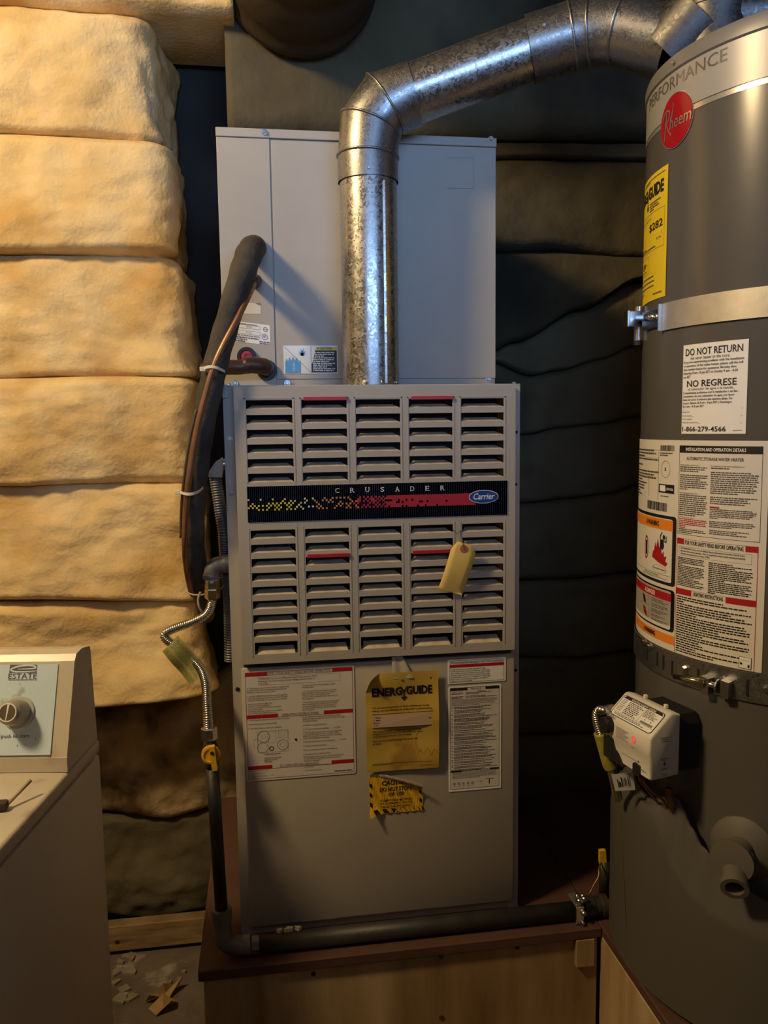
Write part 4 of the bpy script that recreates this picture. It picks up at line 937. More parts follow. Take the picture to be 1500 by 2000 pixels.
MB().prism([h0 + Vector((-.006, 0, 0)), h0 + Vector((.006, 0, 0)), h1 + Vector((.008, 0, .004)), h1 + Vector((-.001, 0, 0)), (h0 + h1) / 2 + Vector((-.006, 0, 0))], (0, .009, 0)).build('lever', YEL, yh)
MB().tube([(h0 + h1) / 2 + Vector((.006, .004, 0)), Vector((((h0 + h1) / 2).x + .006, .004, PZT + .001))], .010, 14).build('valve_stem', BLKPIPE, yh, smooth=True)
# thin white thermostat wire near the hose nut
tw = MB().tube(smooth_path([W(362, 1155, Y=.06), W(375, 1161, Y=.05), W(392, 1162, Y=.045), W(410, 1158, Y=.045), W(428, 1152, Y=.05), W(440, 1142, Y=.06), W(449, 1134, Y=.07)], 6), .0016, 8)
tw.tube(smooth_path([W(392, 1156, Y=.045), W(387, 1170, Y=.045), W(389, 1185, Y=.045), W(396, 1197, Y=.05)], 6), .0022, 8)
tag(tw.build('thermostat_cable', mat('grey_cable', (.42, .36, .28), .6), None, smooth=True), 'thin pale thermostat cable looped behind the brass hose nut', 'cable')

# ================================================================== water heater
def HP(th, R, z): return Vector((HC.x + R * math.cos(th), HC.y + R * math.sin(th), z))
wh = thing('water_heater', 'tall dark grey water heater with white warning labels and grey plastic skirt', 'water heater')
HO = (HC.x, HC.y, 0)
MB().lathe([(HR - .02, PZT + .001), (HR, PZT + .01), (HR, 1.0), (HR, 1.5), (HR, 1.930)], HO, (0, 0, 1), 160).build('tank_jacket', TANK, wh, angle=30)
MB().lathe([(HR + .0008, 1.929), (HR + .0035, 1.931), (HR + .0035, 1.946), (HR + .001, 1.953), (HR - .006, 1.957), (HR - .03, 1.959), (.05, 1.975), (.0, 1.975)], HO, (0, 0, 1), 160, cap=False).build('top_cap', TANK2, wh, angle=30)
def sleeve(name, m, z0, z1, R, th0=0, th1=2 * PI, n=160, parent=wh, thick=.0004):
    b = MB(); vs = []; k = n
    for i in range(k + 1):
        th = th0 + (th1 - th0) * i / k
        vs += [HP(th, R, z0), HP(th, R + thick, z0), HP(th, R + thick, z1), HP(th, R, z1)]
    fs = [(i * 4 + j, i * 4 + (j + 1) % 4, i * 4 + 4 + (j + 1) % 4, i * 4 + 4 + j) for i in range(k) for j in range(4)] + [(0, 1, 2, 3), (4 * k + 3, 4 * k + 2, 4 * k + 1, 4 * k)]
    return b.add(vs, fs).build(name, m, parent, angle=30)
o = sleeve('trim_band', BANDP, 1.8665, 1.9285, HR + .0004); o['label'] = 'pale silver band round the top of the tank'
sleeve('band_line', BANDL, 1.8575, 1.8650, HR + .0005)
screw_at(HP(cyl(1321, 118)[0], HR + .0035, 1.940), (-.9, -.3, 0), .003, .004, wh)
L = tank_label(.0010)
th0, th1 = rad(165.0), rad(207.5); s0, s1 = th0 * HR, th1 * HR
L.stext('PERFORMANCE', s0, 1.9235, s1, 1.9055, mat('band_letters', (.24, .225, .205), .25, .6), 1, .0)
o = L.build('band_lettering', wh)
# round red emblem
L = tank_label(.0014); ce = rad(186.6) * HR, 1.8565; L.pt = lambda a, c: (ce[0] + a, ce[1] + c)
b = L.b; b.use(EMBR)
def fan(r, m, z):
    L.b.use(m); vs = [L.place(ce[0], ce[1], z)]
    for rr2 in (.5, 1.0):
        for k in range(48): a = 2 * PI * k / 48; vs.append(L.place(ce[0] + r * rr2 * math.cos(a), ce[1] + r * rr2 * math.sin(a), z))
    L.b.add(vs, [(0, 1 + k, 1 + (k + 1) % 48) for k in range(48)] + [(1 + k, 49 + k, 49 + (k + 1) % 48, 1 + (k + 1) % 48) for k in range(48)])
fan(.0405, SILV, 0); fan(.0390, EMBR, .0006)
L.stext('heem', ce[0] - .012, ce[1] + .008, ce[0] + .036, ce[1] - .011, SILV, 4, .0, .12)
def stroke(pts_, wd, m, z=4):
    for p, q in zip(pts_[:-1], pts_[1:]): L.line(p, q, wd, m, z)
stroke([(-.026, -.024), (-.020, .018)], .0022, SILV)
stroke([(-.031, .006), (-.028, .016), (-.020, .021), (-.013, .018), (-.012, .010), (-.017, .004), (-.024, .001)], .0022, SILV)
stroke([(-.022, .001), (-.014, -.012), (-.007, -.020)], .0022, SILV); stroke([(-.010, -.010), (-.003, .026)], .0016, SILV)
o = L.build('emblem', wh); o['label'] = 'round red Rheem emblem with silver script'
# yellow energy label
L = tank_label(.0010); ea, eb_ = rad(147), rad(183.3); l, r = ea * HR, eb_ * HR; zt, zb = 1.798, 1.598
L.pt = lambda u, v: (l + (r - l) * u, zt + (zb - zt) * v)
L.rect((0, 0), (1, 1), EGY2, 0); L.para([1, .6], (.1, .03), (.95, .055), INKG)
a, c = L.pt(.06, .085); d, e = L.pt(.93, .185)
L.stext('ENERG', a, c, a + (d - a) * .5, e, INK, 2, .04); L.stext('GUIDE', a + (d - a) * .57, c, d, e, INK, 2, .04)
yx = a + (d - a) * .535
for sg in (-1, 1): L._poly([(yx, e + .006), (yx + sg * .006, c), (yx + sg * .0085, c), (yx + sg * .0014, e + .003)], INK, .0007)
L._poly([(yx - .0013, e + .006), (yx + .0013, e + .006), (yx + .0013, e - .010), (yx - .0013, e - .010)], INK, .0007); L._poly([(yx - .0045, e - .010), (yx, e - .017), (yx + .0045, e - .010), (yx, e - .007)], INK, .0007)
L.para([.9, .7, .8, .4], (.60, .215), (.90, .29), INKG); L.line((.05, .245), (.95, .245), .0005, INKG)
L.frame((.03, .30), (.955, .60), .0005, INKG); L.text('Estimated Yearly Energy Cost', (.08, .33), (.66, .355), INKG); L.text('$282', (.60, .385), (.925, .455), INK, 2, .01)
L.line((.1, .50), (.90, .50), .0007, INKG); L.line((.90, .47), (.90, .50), .0007, INKG); L.text('$276', (.80, .515), (.90, .535), INKG); L.para([.5, .9], (.1, .55), (.85, .59), INKG)
L.frame((.2, .63), (.60, .77), .0005, INKG); L.text('258', (.32, .67), (.47, .715), INK, 2, .02); L.text('therms', (.49, .68), (.56, .70), INK); L.para([.9], (.25, .735), (.56, .75), INKG)
L.para([.95, 0, .98, 0, .96, 0, .5], (.08, .80), (.78, .93), INKG); L.para([1], (.74, .945), (.93, .965), INKG)
o = L.build('energy_label', wh); o['label'] = 'bright yellow EnergyGuide label reading $282'
# do not return sticker
L = tank_label(.0010); l, r = cyl(1334, 760)[0] * HR, cyl(1460, 755)[0] * HR; zt, zb = 1.5165, 1.3825
L.pt = lambda u, v: (l + (r - l) * u, zt + (zb - zt) * v)
L.rect((0, 0), (1, 1), PAPERB, 0); L.text('DO NOT RETURN', (.05, .045), (.93, .125), INK, 2, .012)
L.text('this water heater to the store.', (.14, .135), (.76, .17), INKG)
L.para(['If you are experiencing problems with the installation', 'or operation of this water heater, please call the toll', 'free number below for assistance. Monday thru', 'Saturday 8 am - 8 pm EST or Sunday 9 am - 4:30', 'pm EST'], (.02, .18), (.98, .385), INKG)
L.text('NO REGRESE', (.09, .40), (.86, .475), INK, 2, .012); L.text('el calentador de agua a la tienda.', (.11, .485), (.82, .52), INKG)
L.para(['Si experimenta problemas con la instalaci\u00f3n o en fun-', 'cionamiento de este calentador de agua, por favor', 'llame sin costo al n\u00famero que aparece abajo. De', 'Lunes a S\u00e1bado de 8 am - 8 pm EST y Domingos', 'de 9 am - 4:30 pm EST'], (.02, .525), (.95, .715), INKG)
L.line((.02, .73), (.95, .725), .0005, INKG); L.text('Installed by', (.02, .745), (.15, .765), INKG); L.text('N\u00b0 de t\u00e9cnico', (.02, .785), (.19, .805), INKG); L.line((.20, .806), (.95, .806), .0005, INKG)
L.text('Date installed', (.02, .825), (.19, .842), INKG); L.text('Fecha de instalaci\u00f3n', (.02, .862), (.29, .88), INKG); L.line((.30, .884), (.95, .884), .0005, INKG)
L.text('1-866-279-4566', (.02, .918), (.73, .975), INK, 2, .012); L.para([1], (.83, .955), (.95, .972), INKL)
o = L.build('return_notice', wh); o['label'] = 'white DO NOT RETURN sticker with phone number'
# big wrap label: left column
L = tank_label(.0010); zt, zb = 1.3725, 1.036
A_ = lambda deg: rad(deg) * HR
L.srect(A_(140), zb, A_(224.5), zt, CREAM, 0)
def R_(d0, z0, d1, z1, m, z=1): L.srect(A_(d0), z1, A_(d1), z0, m, z)
def T_(s_, d0, z0, d1, z1, m=INK, bold=.01, z=2): L.stext(s_, A_(d0), z0, A_(d1), z1, m, z, bold)
def Pp(lines, d0, z0, d1, z1, m=INKG, n=None):
    L.pt = lambda u, v: (A_(d0 + (d1 - d0) * u), z0 + (z1 - z0) * v); L.para(lines, (0, 0), (1, 1), m, n=n)
def Fr(d0, z0, d1, z1, w_, m, z=1): R_(d0, z0, d1, z0 - w_, m, z); R_(d0, z1 + w_, d1, z1, m, z); R_(d0, z0, d0 + math.degrees(w_ / HR), z1, m, z); R_(d1 - math.degrees(w_ / HR), z0, d1, z1, m, z)
def barcode(d0, z0, d1, z1, n):
    q = random.Random(n); d = d0
    while d < d1: e = d + q.uniform(.12, .34); R_(d, z0, min(e, d1), z1, INK); d = e + q.uniform(.12, .3)
Pp([.9, .95, .6, 1, 0, .5, 0, 1, .9, .95, .5, .7, .6, .6, .4, .5, .3], 150, 1.357, 181.5, 1.272); barcode(182.5, 1.364, 190.5, 1.355, 3); Pp([.9, .6], 182.5, 1.353, 190.5, 1.346)
for z_ in (1.356, 1.343, 1.312): R_(150, z_, 181.5, z_ - .0004, INKL)
R_(181.5, 1.356, 181.7, 1.275, INKL); R_(174, 1.312, 174.2, 1.278, INKL)
L.pt = lambda u, v: (A_(186) + u, 1.326 + v); L.ellipse((0, 0), .012, .014, INKL, 1, hole=.93); T_('2', 185.4, 1.329, 186.6, 1.324)
R_(182, 1.302, 191, 1.288, INK); R_(182.8, 1.3, 186.2, 1.2905, PAPERB, 2); T_('LOW NOx', 186.6, 1.297, 190.6, 1.2925, PAPERB, .02, 2); Pp([.9], 183.5, 1.284, 189, 1.281); barcode(173, 1.272, 187.5, 1.258, 9)
def boxed(z0, z1):
    L.pt = lambda u, v: (A_(192.6) + (A_(140) - A_(192.6)) * (1 - u), z0 + (z1 - z0) * v)
    L.rrect((0, 0), (1, 1), .006, INK, 1); L.rrect((.0, .045), (.965, .955), .004, CREAM, 2)
zw0, zw1 = 1.252, 1.140
boxed(zw0, zw1)
R_(145, 1.2455, 191, 1.2285, ORANGE, 3); T_('A WARNING', 173, 1.2415, 183, 1.2325, INK, .03, 4)
# burning figure pictogram
fx = lambda d, z_: (A_(d), z_)
L._poly([fx(178.6, 1.180), fx(179.3, 1.190), fx(180.2, 1.193), fx(180.9, 1.206), fx(181.6, 1.197), fx(182.6, 1.212), fx(183.4, 1.199), fx(184.6, 1.197), fx(185.2, 1.188), fx(186.2, 1.194), fx(186.6, 1.184), fx(187.9, 1.187), fx(187.3, 1.178), fx(188.6, 1.176), fx(187.6, 1.170), fx(183, 1.174)], RED, .0012)
L._poly([fx(184.2, 1.212), fx(185.9, 1.213), fx(186.5, 1.202), fx(185.4, 1.195), fx(185.0, 1.199), fx(184.4, 1.194), fx(184.0, 1.2)], INK, .0014)
L.pt = lambda u, v: (A_(186.3) + u, 1.2165 + v); L.ellipse((0, 0), .0030, .0042, INK, 4.4)
for q in ([(184.5, 1.211), (184.0, 1.217), (185.2, 1.2245)], [(186.0, 1.211), (187.6, 1.209), (187.6, 1.219)]):
    for a, c in zip(q[:-1], q[1:]): L.pt = lambda u, v: (A_(u), v); L.line(a, c, .0016, INK, 4.4)
L.pt = lambda u, v: (A_(173.4) + u, 1.193 + v); L.ellipse((0, 0), .0085, .020, RED, 3, hole=.82); R_(172.7, 1.205, 174.3, 1.181, INK, 3.4)
L.pt = lambda u, v: (A_(183.5) + u, 1.163 + v); L.ellipse((0, 0), .021, .0065, INKL, 3, hole=.94); T_('Flammable Vapors', 179.8, 1.165, 187.2, 1.1612, INK, .01, 4)
R_(140, 1.1555, 191, 1.1550, INK, 3); T_('FIRE OR EXPLOSION HAZARD', 172, 1.1535, 183.5, 1.1515, INK, .01, 3)
L.z = .0003; Pp([.8, .95, .98, .97, .9, .5], 170, 1.1505, 189.5, 1.147); Pp([.75, .98, .95, .97, .6], 168, 1.150, 190, 1.146) if False else None
boxed(1.134, 1.072)
boxed(1.134, 1.066)
R_(145, 1.128, 191, 1.115, RED, 3); T_('A DANGER', 173, 1.1255, 181.5, 1.1175, PAPERB, .02, 4)
Pp([.7, .95, .8, 0, .9, .95, .7, 0, .95, .8, .6, 0, .8, .5, 0, .95, .7], 178.5, 1.1125, 190, 1.074, INK)
L.z = .0003
L._poly([fx(170.5, 1.112), fx(173, 1.110), fx(174.2, 1.097), fx(172, 1.099)], INK, .0011); L._poly([fx(171, 1.092), fx(173.5, 1.090), fx(175.8, 1.074), fx(172.5, 1.080)], EMBR, .0011); R_(176.4, 1.113, 176.6, 1.072, INKL, 3); R_(168, 1.096, 176.4, 1.0954, RED, 3)
R_(145, 1.061, 192.8, 1.0465, ORANGE, 2); T_('A WARNING', 172.5, 1.058, 182, 1.050, INK, .03, 4)
# big wrap label: right column
Fr(193.2, 1.3645, 222.6, 1.2270, .0006, INK); R_(193.2, 1.3645, 222.6, 1.3535, INK, 1.2); T_('INSTALLATION AND OPERATION DETAILS', 196.2, 1.3615, 217.6, 1.3563, PAPERB, .02, 3)
T_('AUTOMATIC STORAGE WATER HEATER', 196.5, 1.3475, 217, 1.3425, INKG, .012)
Pp(['For Safe Installation and Operation:', .95, .9, .7, 0, 1, .98, .75, .95, 1, .9, .95, .3, 0, 'Water Leakage: Regardless of the', .98, .95, .9, 1, .97, .95, 1, .9, .98, .9, .6], 193.8, 1.336, 205.2, 1.256, INKG)
Pp(['CAUTION: Incorrect installation', .98, 1, .95, .97, .3, .25], 193.8, 1.255, 205.2, 1.2365, RED); Pp([.9, .98, .5], 193.8, 1.2365, 205.2, 1.2285)
Pp(['For operation at outlet water temperatures not', .4, 0, .85, 1, .98, .97, 1, .95, .98, .9, .96, .92, .6, 0, .98, .8, .85, .75], 206.2, 1.336, 221.6, 1.2775); R_(206.2, 1.2745, 209.5, 1.2722, RED, 2)
Pp([.92, 1, .97, .92, .85, .2, 0, .92, .98, .9, .5, 0, .85, .6, .8], 206.2, 1.2715, 221.6, 1.232)
R_(193.1, 1.2205, 193.3, zb, RED); R_(222.1, 1.2205, 222.3, zb, RED); R_(193.1, 1.2205, 222.3, 1.2200, RED); R_(193.1, 1.2205, 196.3, 1.2115, RED, 1.4); R_(218.4, 1.2205, 222.3, 1.2115, RED, 1.4)
T_('FOR YOUR SAFETY READ BEFORE OPERATING', 196.8, 1.2185, 217.8, 1.2120, INK, .012)
Fr(194.2, 1.2085, 220.4, 1.1935, .0005, INKL); Pp(['A WARNING: If you do not follow these instructions and the Use & Care', 'Manual instructions exactly, a fire or explosion may result causing property', 'damage, personal injury or loss of life.'], 195.0, 1.2070, 218.8, 1.1945, INK)
Pp([.98, .95, .9, .97, .2, .95, .97, .9, .95, .92, .97, .85, .6, .8, .95, .7, .98, .9], 193.8, 1.1915, 205.2, 1.1455, INK); Pp([.55, .95, .6, .97, .95, .98, .92, .85, .95, .4, .95, .9, .97, .85, .95, .9, .2], 206.4, 1.1905, 221.2, 1.1420, INK)
R_(193.1, 1.1415, 200.0, 1.1320, RED, 1.4); R_(212.6, 1.1415, 222.3, 1.1320, RED, 1.4); R_(193.1, 1.1415, 222.3, 1.1411, RED); T_('LIGHTING INSTRUCTIONS', 200.8, 1.1400, 211.8, 1.1338, INK, .015)
Pp([.65, .92, .12, .97, .75, .9, .98, .3, .9, .92, .97, .96, .6, .9, .95, .4, .96, .95, .35, .4, .9, .3, .93, .55], 193.8, 1.1300, 221.6, 1.0390, INK)
R_(217.6, 1.0560, 221.4, 1.0385, PAPERB, 2.5); Fr(217.6, 1.0560, 221.4, 1.0385, .0006, INK, 3); R_(218.2, 1.0512, 220.8, 1.0506, INKL, 3); L.pt = lambda u, v: (A_(218.3) + u, 1.0455 + v); L.ellipse((0, 0), .0018, .0018, INK, 3.2); R_(220.3, 1.0450, 220.9, 1.0405, INK, 3.2)
o = L.build('instruction_label', wh); o['label'] = 'big cream wrap-around label with warning boxes and instructions'

# ---- skirt in front of the lower tank
RS = .300
zt_k = interp([(rad(140), .735), (rad(160), .765), (rad(172), .810), (rad(176), .815), (rad(180), .792), (rad(184), .786), (rad(188), .785), (rad(196), .805), (rad(200.5), .812), (rad(202.5), .800), (rad(206), .775), (rad(210), .752), (rad(216), .730), (rad(223), .711), (rad(231), .701), (rad(242), .696), (rad(255), .697), (rad(275), .700)])
zc_k = interp([(rad(140), .690), (rad(176), .76), (rad(186), .772), (rad(194), .772), (rad(197), .752), (rad(202), .712), (rad(208), .682), (rad(216), .665), (rad(230), .655), (rad(245), .655), (rad(275), .658)])
sk = MB(); ns = 150; vs = []; th_a, th_b = rad(128), rad(275)
for i in range(ns + 1):
    th = th_a + (th_b - th_a) * i / ns; zt_, zc_ = zt_k(th), zc_k(th)
    fl = .004 * max(0, (1 - abs(th - rad(188)) / rad(12)))
    prof = [(RS - .010, PZT + .001), (RS, PZT + .010), (RS + .0, (PZT + zc_) / 2), (RS + .001 + fl, zc_ - .012), (RS - .001 + fl, zc_), (RS - .005 + fl, zc_ + .010), (RS - .014 + fl * .5, zt_ - .004), (RS - .016 + fl * .5, zt_), (RS - .019, zt_), (RS - .022, zt_ - .02), (RS - .022, PZT + .002)]
    vs += [HP(th, r_, z_) for r_, z_ in prof]
k = 11; fs = [(i * k + j, i * k + j + 1, (i + 1) * k + j + 1, (i + 1) * k + j) for i in range(ns) for j in range(k - 1)] + [tuple(range(k)), tuple(range(ns * k + k - 1, ns * k - 1, -1))]
sk.add(vs, fs); so = sk.build('burner_skirt', SKIRT, wh, angle=40); so['label'] = 'moulded grey plastic skirt with a curved cut-out'
gr = MB(); g0, g1 = cyl(1214, 1588, RS), cyl(1224, 1812, RS)
gr.tube([HP(g0[0], RS + .0003, g0[1]), HP(g1[0], RS + .0003, g1[1])], .0010, 8); gr.build('moulding_groove', mat('groove_dark', (.035, .03, .025), .7), so)
# ---- drain valve
dv_t, dv_z = cyl(1452, 1655); dn = Vector((math.cos(dv_t), math.sin(dv_t), 0)); dvp = HP(dv_t, HR + .0005, dv_z); DVM = mat('drain_plastic', (.12, .108, .09), .6)
dv = MB().lathe([(.048, 0), (.048, .003), (.040, .010), (.026, .014), (.022, .016)], dvp, dn, 36).build('drain_valve', DVM, wh, angle=40); dv['label'] = 'dull beige plastic drain valve with hose spout'
MB().lathe([(.020, .014), (.020, .045), (.030, .048), (.031, .056), (.014, .058)], dvp + Vector((0, 0, .003)), dn, 24).build('valve_body', DVM, dv, angle=40)
tv = dn.cross(Vector((0, 0, 1))); 
wg = MB()
for a in range(3):
    an = 2 * PI * a / 3 + .5; dr_ = tv * math.cos(an) + Vector((0, 0, 1)) * math.sin(an); c_ = dvp + dn * .050 + dr_ * .024
    wg.lathe([(.008, -.006), (.008, .006)], c_, dn, 12)
wg.build('valve_wing', DVM, dv, angle=40)
sp0 = W(1430, 1692, Y=(dvp + dn * .05).y); ax_ = (CAM - sp0); ax_ = Vector((ax_.x * .6 - .1, ax_.y * .8, -.35)).normalized()
spb = dvp + dn * .040 + Vector((0, 0, -.012))
MB().lathe([(.016, -.002), (.0175, .0), (.0175, .030), (.0195, .031), (.0195, .040), (.013, .040), (.012, .020), (.0, .019)], spb, ax_, 28, cap=False).build('spout', DVM, dv, angle=40)
MB().lathe([(.0119, .0), (.0, .0005)], spb + ax_ * .0205, ax_, 20, cap=False).build('spout_bore', BLACK, dv)

# ---- gas control
cv_t = rad(191.77); n2 = Vector((math.cos(cv_t), math.sin(cv_t), 0)); w2 = Vector((n2.y, -n2.x, 0)); 
if w2.y > 0: w2 = -w2
def GV(a, r, z): return Vector((HC.x, HC.y, 0)) + n2 * r + w2 * (a + .0158) + Vector((0, 0, z))
cvh, q0, q1, zf, ztp, zbt = .0555, .3192, .3583, .9317, .9648, .8640
gb = bmesh.new()
pf2 = [(q0 - .017, ztp - .004), (q0 - .004, ztp), (q0 + .002, ztp - .001), (q1 - .003, zf + .002), (q1, zf - .003), (q1 + .001, .903), (q1 - .001, .900), (q1 - .002, zbt + .003), (q1 - .006, zbt), (q0 - .017, zbt + .002)]
va = [gb.verts.new(GV(-cvh, r_, z_)) for r_, z_ in pf2]; vb = [gb.verts.new(GV(cvh, r_, z_)) for r_, z_ in pf2]
gb.faces.new(va); gb.faces.new(vb[::-1]); k = len(pf2)
for i in range(k): gb.faces.new((va[i], vb[i], vb[(i + 1) % k], va[(i + 1) % k]))
bmesh.ops.recalc_face_normals(gb, faces=gb.faces[:])
bmesh.ops.bevel(gb, geom=[e for e in gb.edges if (e.verts[0] in va) == (e.verts[1] in va)], offset=.004, segments=3, affect='EDGES', profile=.5)
cvb = MB(); cvb.bm(gb); cvo = cvb.build('gas_control', WHITEP, wh, angle=35); cvo['label'] = 'white gas control box with black knob and red light'
# cut-outs at its lower edge are dark openings with the fittings inside
MB().prism([GV(-cvh - .0005, q1 + .0012, .8985), GV(-cvh + .022, q1 + .0012, .8985), GV(-cvh + .028, q1 + .0012, .884), GV(-cvh + .036, q1 + .0012, .880), GV(-cvh + .050, q1 + .0012, zbt - .001), GV(-cvh - .0005, q1 + .0012, zbt - .001)], n2 * -.045).build('lower_recess', BLACK, cvo)
MB().prism([GV(.018, q1 + .0014, zbt - .001), GV(.018, q1 + .0014, .879), GV(.022, q1 + .0014, .882), GV(.034, q1 + .0014, .880), GV(.034, q1 + .0014, zbt - .001)], n2 * -.03).build('lower_recess', BLACK, cvo)
MB().lathe([(.013, 0), (.013, .009), (.011, .012), (.0, .012)], GV(-.043, q1, .9195), n2, 28, cap=False).build('control_knob', BLACK, cvo, angle=40)
MB().lathe([(.0032, 0), (.0028, .0012)], GV(.0185, q1 + .0008, .9165), n2, 14).build('status_light', LED, cvo)
MB().lathe([(.0055, 0), (.0055, .0005)], GV(.0185, q1 + .0004, .9165), n2, 18).build('light_bezel', REDGL, cvo)
# status sticker on the sloping top
sn = ((GV(0, q1 - .003, zf + .002) - GV(0, q0 + .002, ztp - .001)).cross(w2)).normalized()
if sn.z < 0: sn = -sn
L = Label(None, lambda a, c, z: GV(-cvh + .006 + a * (2 * cvh - .012), q0 + .004, 0).lerp(GV(-cvh + .006 + a * (2 * cvh - .012), q1 - .005, 0), c) + Vector((0, 0, (ztp - .001 - .001) + ((zf + .002) - (ztp - .001)) * (.045 + .90 * c))) + sn * (.0009 + z))
L.pt = lambda u, v: (u, v)
def rr(u0, v0, u1, v1, r_, m, z):
    pts_ = []
    for cx_, cy_, a0 in ((u1 - r_, v1 - r_ * 2, 0), (u0 + r_, v1 - r_ * 2, 90), (u0 + r_, v0 + r_ * 2, 180), (u1 - r_, v0 + r_ * 2, 270)):
        for k in range(6): q = rad(a0 + 18 * k); pts_.append((cx_ + r_ * math.cos(q), cy_ + 2 * r_ * math.sin(q)))
    L._poly(pts_, m, z * .0003)
rr(0, 0, 1, 1, .07, INK, 0); rr(.015, .03, .985, .97, .062, PAPERB, 1)
L._poly([(.07, .035), (.93, .035), (.975, .15), (.025, .15)], INK, .0006)
def tt(s_, u0, v0, u1, v1, m=INK, bold=.01): L.stext(s_, u0, v0, u1, v1, m, 3, bold)
tt('STATUS LIGHT CODE', .22, .055, .80, .135, PAPERB, .02)
L.srect(.60, .16, .604, .78, INK, 2); L.srect(.03, .78, .97, .79, INK, 2)
def pb(u0, v0, u1, v1, n, m=INKG):
    q = random.Random(int(u0 * 99 + n))
    for i in range(n):
        x = u0; e = u0 + (u1 - u0) * q.uniform(.6, 1); y = v0 + (v1 - v0) * i / n; h = (v1 - v0) / n
        while x < e: x2 = min(e, x + q.uniform(.02, .07)); L.srect(x, y + h * .2, x2, y + h * .75, m, 2); x = x2 + .012
pb(.05, .18, .19, .74, 7, INKL); pb(.22, .18, .58, .76, 8); pb(.62, .18, .95, .50, 6); pb(.08, .82, .9, .93, 2)
q = .66
for k in range(26): L.srect(q, .66, q + .005, .76, INK, 2); q += .011
L.ellipse((.72, .58), .009, .03, INK, 2); L.ellipse((.86, .58), .009, .03, INK, 2)
o = L.build('status_sticker', cvo); o['label'] = 'white status light code sticker with black frame'
# print on the front and on the side (code square left out)
L = Label(lambda u, v: (u, v), lambda a, c, z: GV(a, q1 + .0012 + z, c))
for i in range(7): L.srect(-.024, .9235 - i * .0026, .006 - (i % 3) * .004, .9222 - i * .0026, INKL, 1)
for i in range(3): L.srect(-.050, .9385 - .001 * i * 2, -.030, .9375 - .001 * i * 2, INKL, 1)
L.srect(.014, .905, .022, .9035, INKL, 1); L.srect(-.012, .889, .030, .886, mat('faint_print', (.62, .59, .55), .5), 1); L.srect(.038, .878, .046, .8765, INKL, 1)
L.build('front_print', cvo)
L = Label(lambda u, v: (u, v), lambda a, c, z: GV(cvh + .0006 + z, a, c))
ls = [(.930, .018), (.927, .012), (.924, .014), (.8975, .016), (.895, .010), (.882, .014), (.8805, .012), (.873, .010), (.8705, .008)]
for z_, w_ in ls: L.srect(q0 + .012 - w_ / 2, z_, q0 + .012 + w_ / 2, z_ - .0013, INKL, 1)
L.ellipse((q0 + .012, .8885), .0022, .0030, INKG, 1)
L.build('side_print', cvo)
mb = MB(); mb.prism([GV(-.035, q0 - .018, .955), GV(.040, q0 - .018, .955), GV(.048, q0 - .018, .94), GV(.048, q0 - .018, .868), GV(-.035, q0 - .018, .868)], n2 * -.041); mb.build('mounting_body', BLACK, cvo)
for a in (-.02, .028): MB().box(GV(a, q0 - .012, ztp) - Vector((.003, .003, .002)), GV(a, q0 - .012, ztp) + Vector((.003, .003, .004)), .001).build('top_clip', WHITEP, cvo)
# ---- tubes under the control
for k, (p, rr2, m_) in enumerate((([GV(.026, .345, .872), GV(.030, .352, .862), GV(.032, .343, .845), GV(.026, .322, .826), GV(.017, .300, .808), GV(.010, .276, .775)], .0022, COPPER), ([GV(.022, .345, .872), GV(.018, .346, .852), GV(.010, .330, .833), GV(.000, .304, .806), GV(-.006, .276, .775)], .0022, COPPER))):
    MB().tube(smooth_path(p, 6), rr2, 10).build('pilot_tube', m_, wh, smooth=True)
corrugated([GV(.030, .300, .832), GV(.026, .294, .812), GV(.020, .276, .775)], .0058, .0014, .0045).build('igniter_sleeve', COPPER, wh, smooth=True)

# ================================================================== gas hose of the water heater
hh = thing('gas_connector', 'steel gas hose with yellow sleeve bent into the left side of the white control', 'gas hose')
hp_ = [GV(-.058, .335, .925), GV(-.066, .338, .9345), W(1180, 1388, Y=-.235), W(1171, 1387, Y=-.225), W(1165, 1396, Y=-.22), W(1167, 1412, Y=-.22), W(1173, 1432, Y=-.22), W(1181, 1460, Y=-.22), W(1190, 1490, Y=-.22), W(1197, 1512, Y=-.22), W(1202, 1535, Y=-.21), W(1206, 1560, Y=-.20)]
corrugated(hp_, .0082, .0018, .0036).build('flex_hose', SSHOSE, hh, smooth=True)
YS = mat('hose_sleeve', (.42, .36, .05), .4, var=(.30, .25, .05), vs=40)
MB().tube(smooth_path([W(1173, 1431, Y=-.22), W(1181, 1460, Y=-.22), W(1189, 1488, Y=-.22), W(1193, 1498, Y=-.22)], 6), .0115, 14).build('yellow_sleeve', YS, hh, smooth=True)
wt = MB(); tqs = [W(px, py, Y=-.245) for px, py in ((1194, 1513), (1236, 1509), (1241, 1543), (1202, 1545))]
wt.use(PAPERB); wt.prism(tqs, (0, .0006, 0)); wt.use(INK)
def wq(u, v): return tqs[0].lerp(tqs[1], u).lerp(tqs[3].lerp(tqs[2], u), v) + Vector((0, -.0004, 0))
for u0, v0, v1, wd in ((.20, .3, .8, .04), (.27, .45, .75, .07), (.38, .2, .75, .05), (.48, .3, .7, .02), (.55, .25, .75, .03), (.62, .3, .7, .02), (.70, .2, .8, .03), (.78, .15, .75, .02)): wt.add([wq(u0, v0), wq(u0 + wd, v0), wq(u0 + wd, v1), wq(u0, v1)], [(0, 1, 2, 3)])
o = wt.build('white_tag', None, hh); o['label'] = 'small white printed tag'

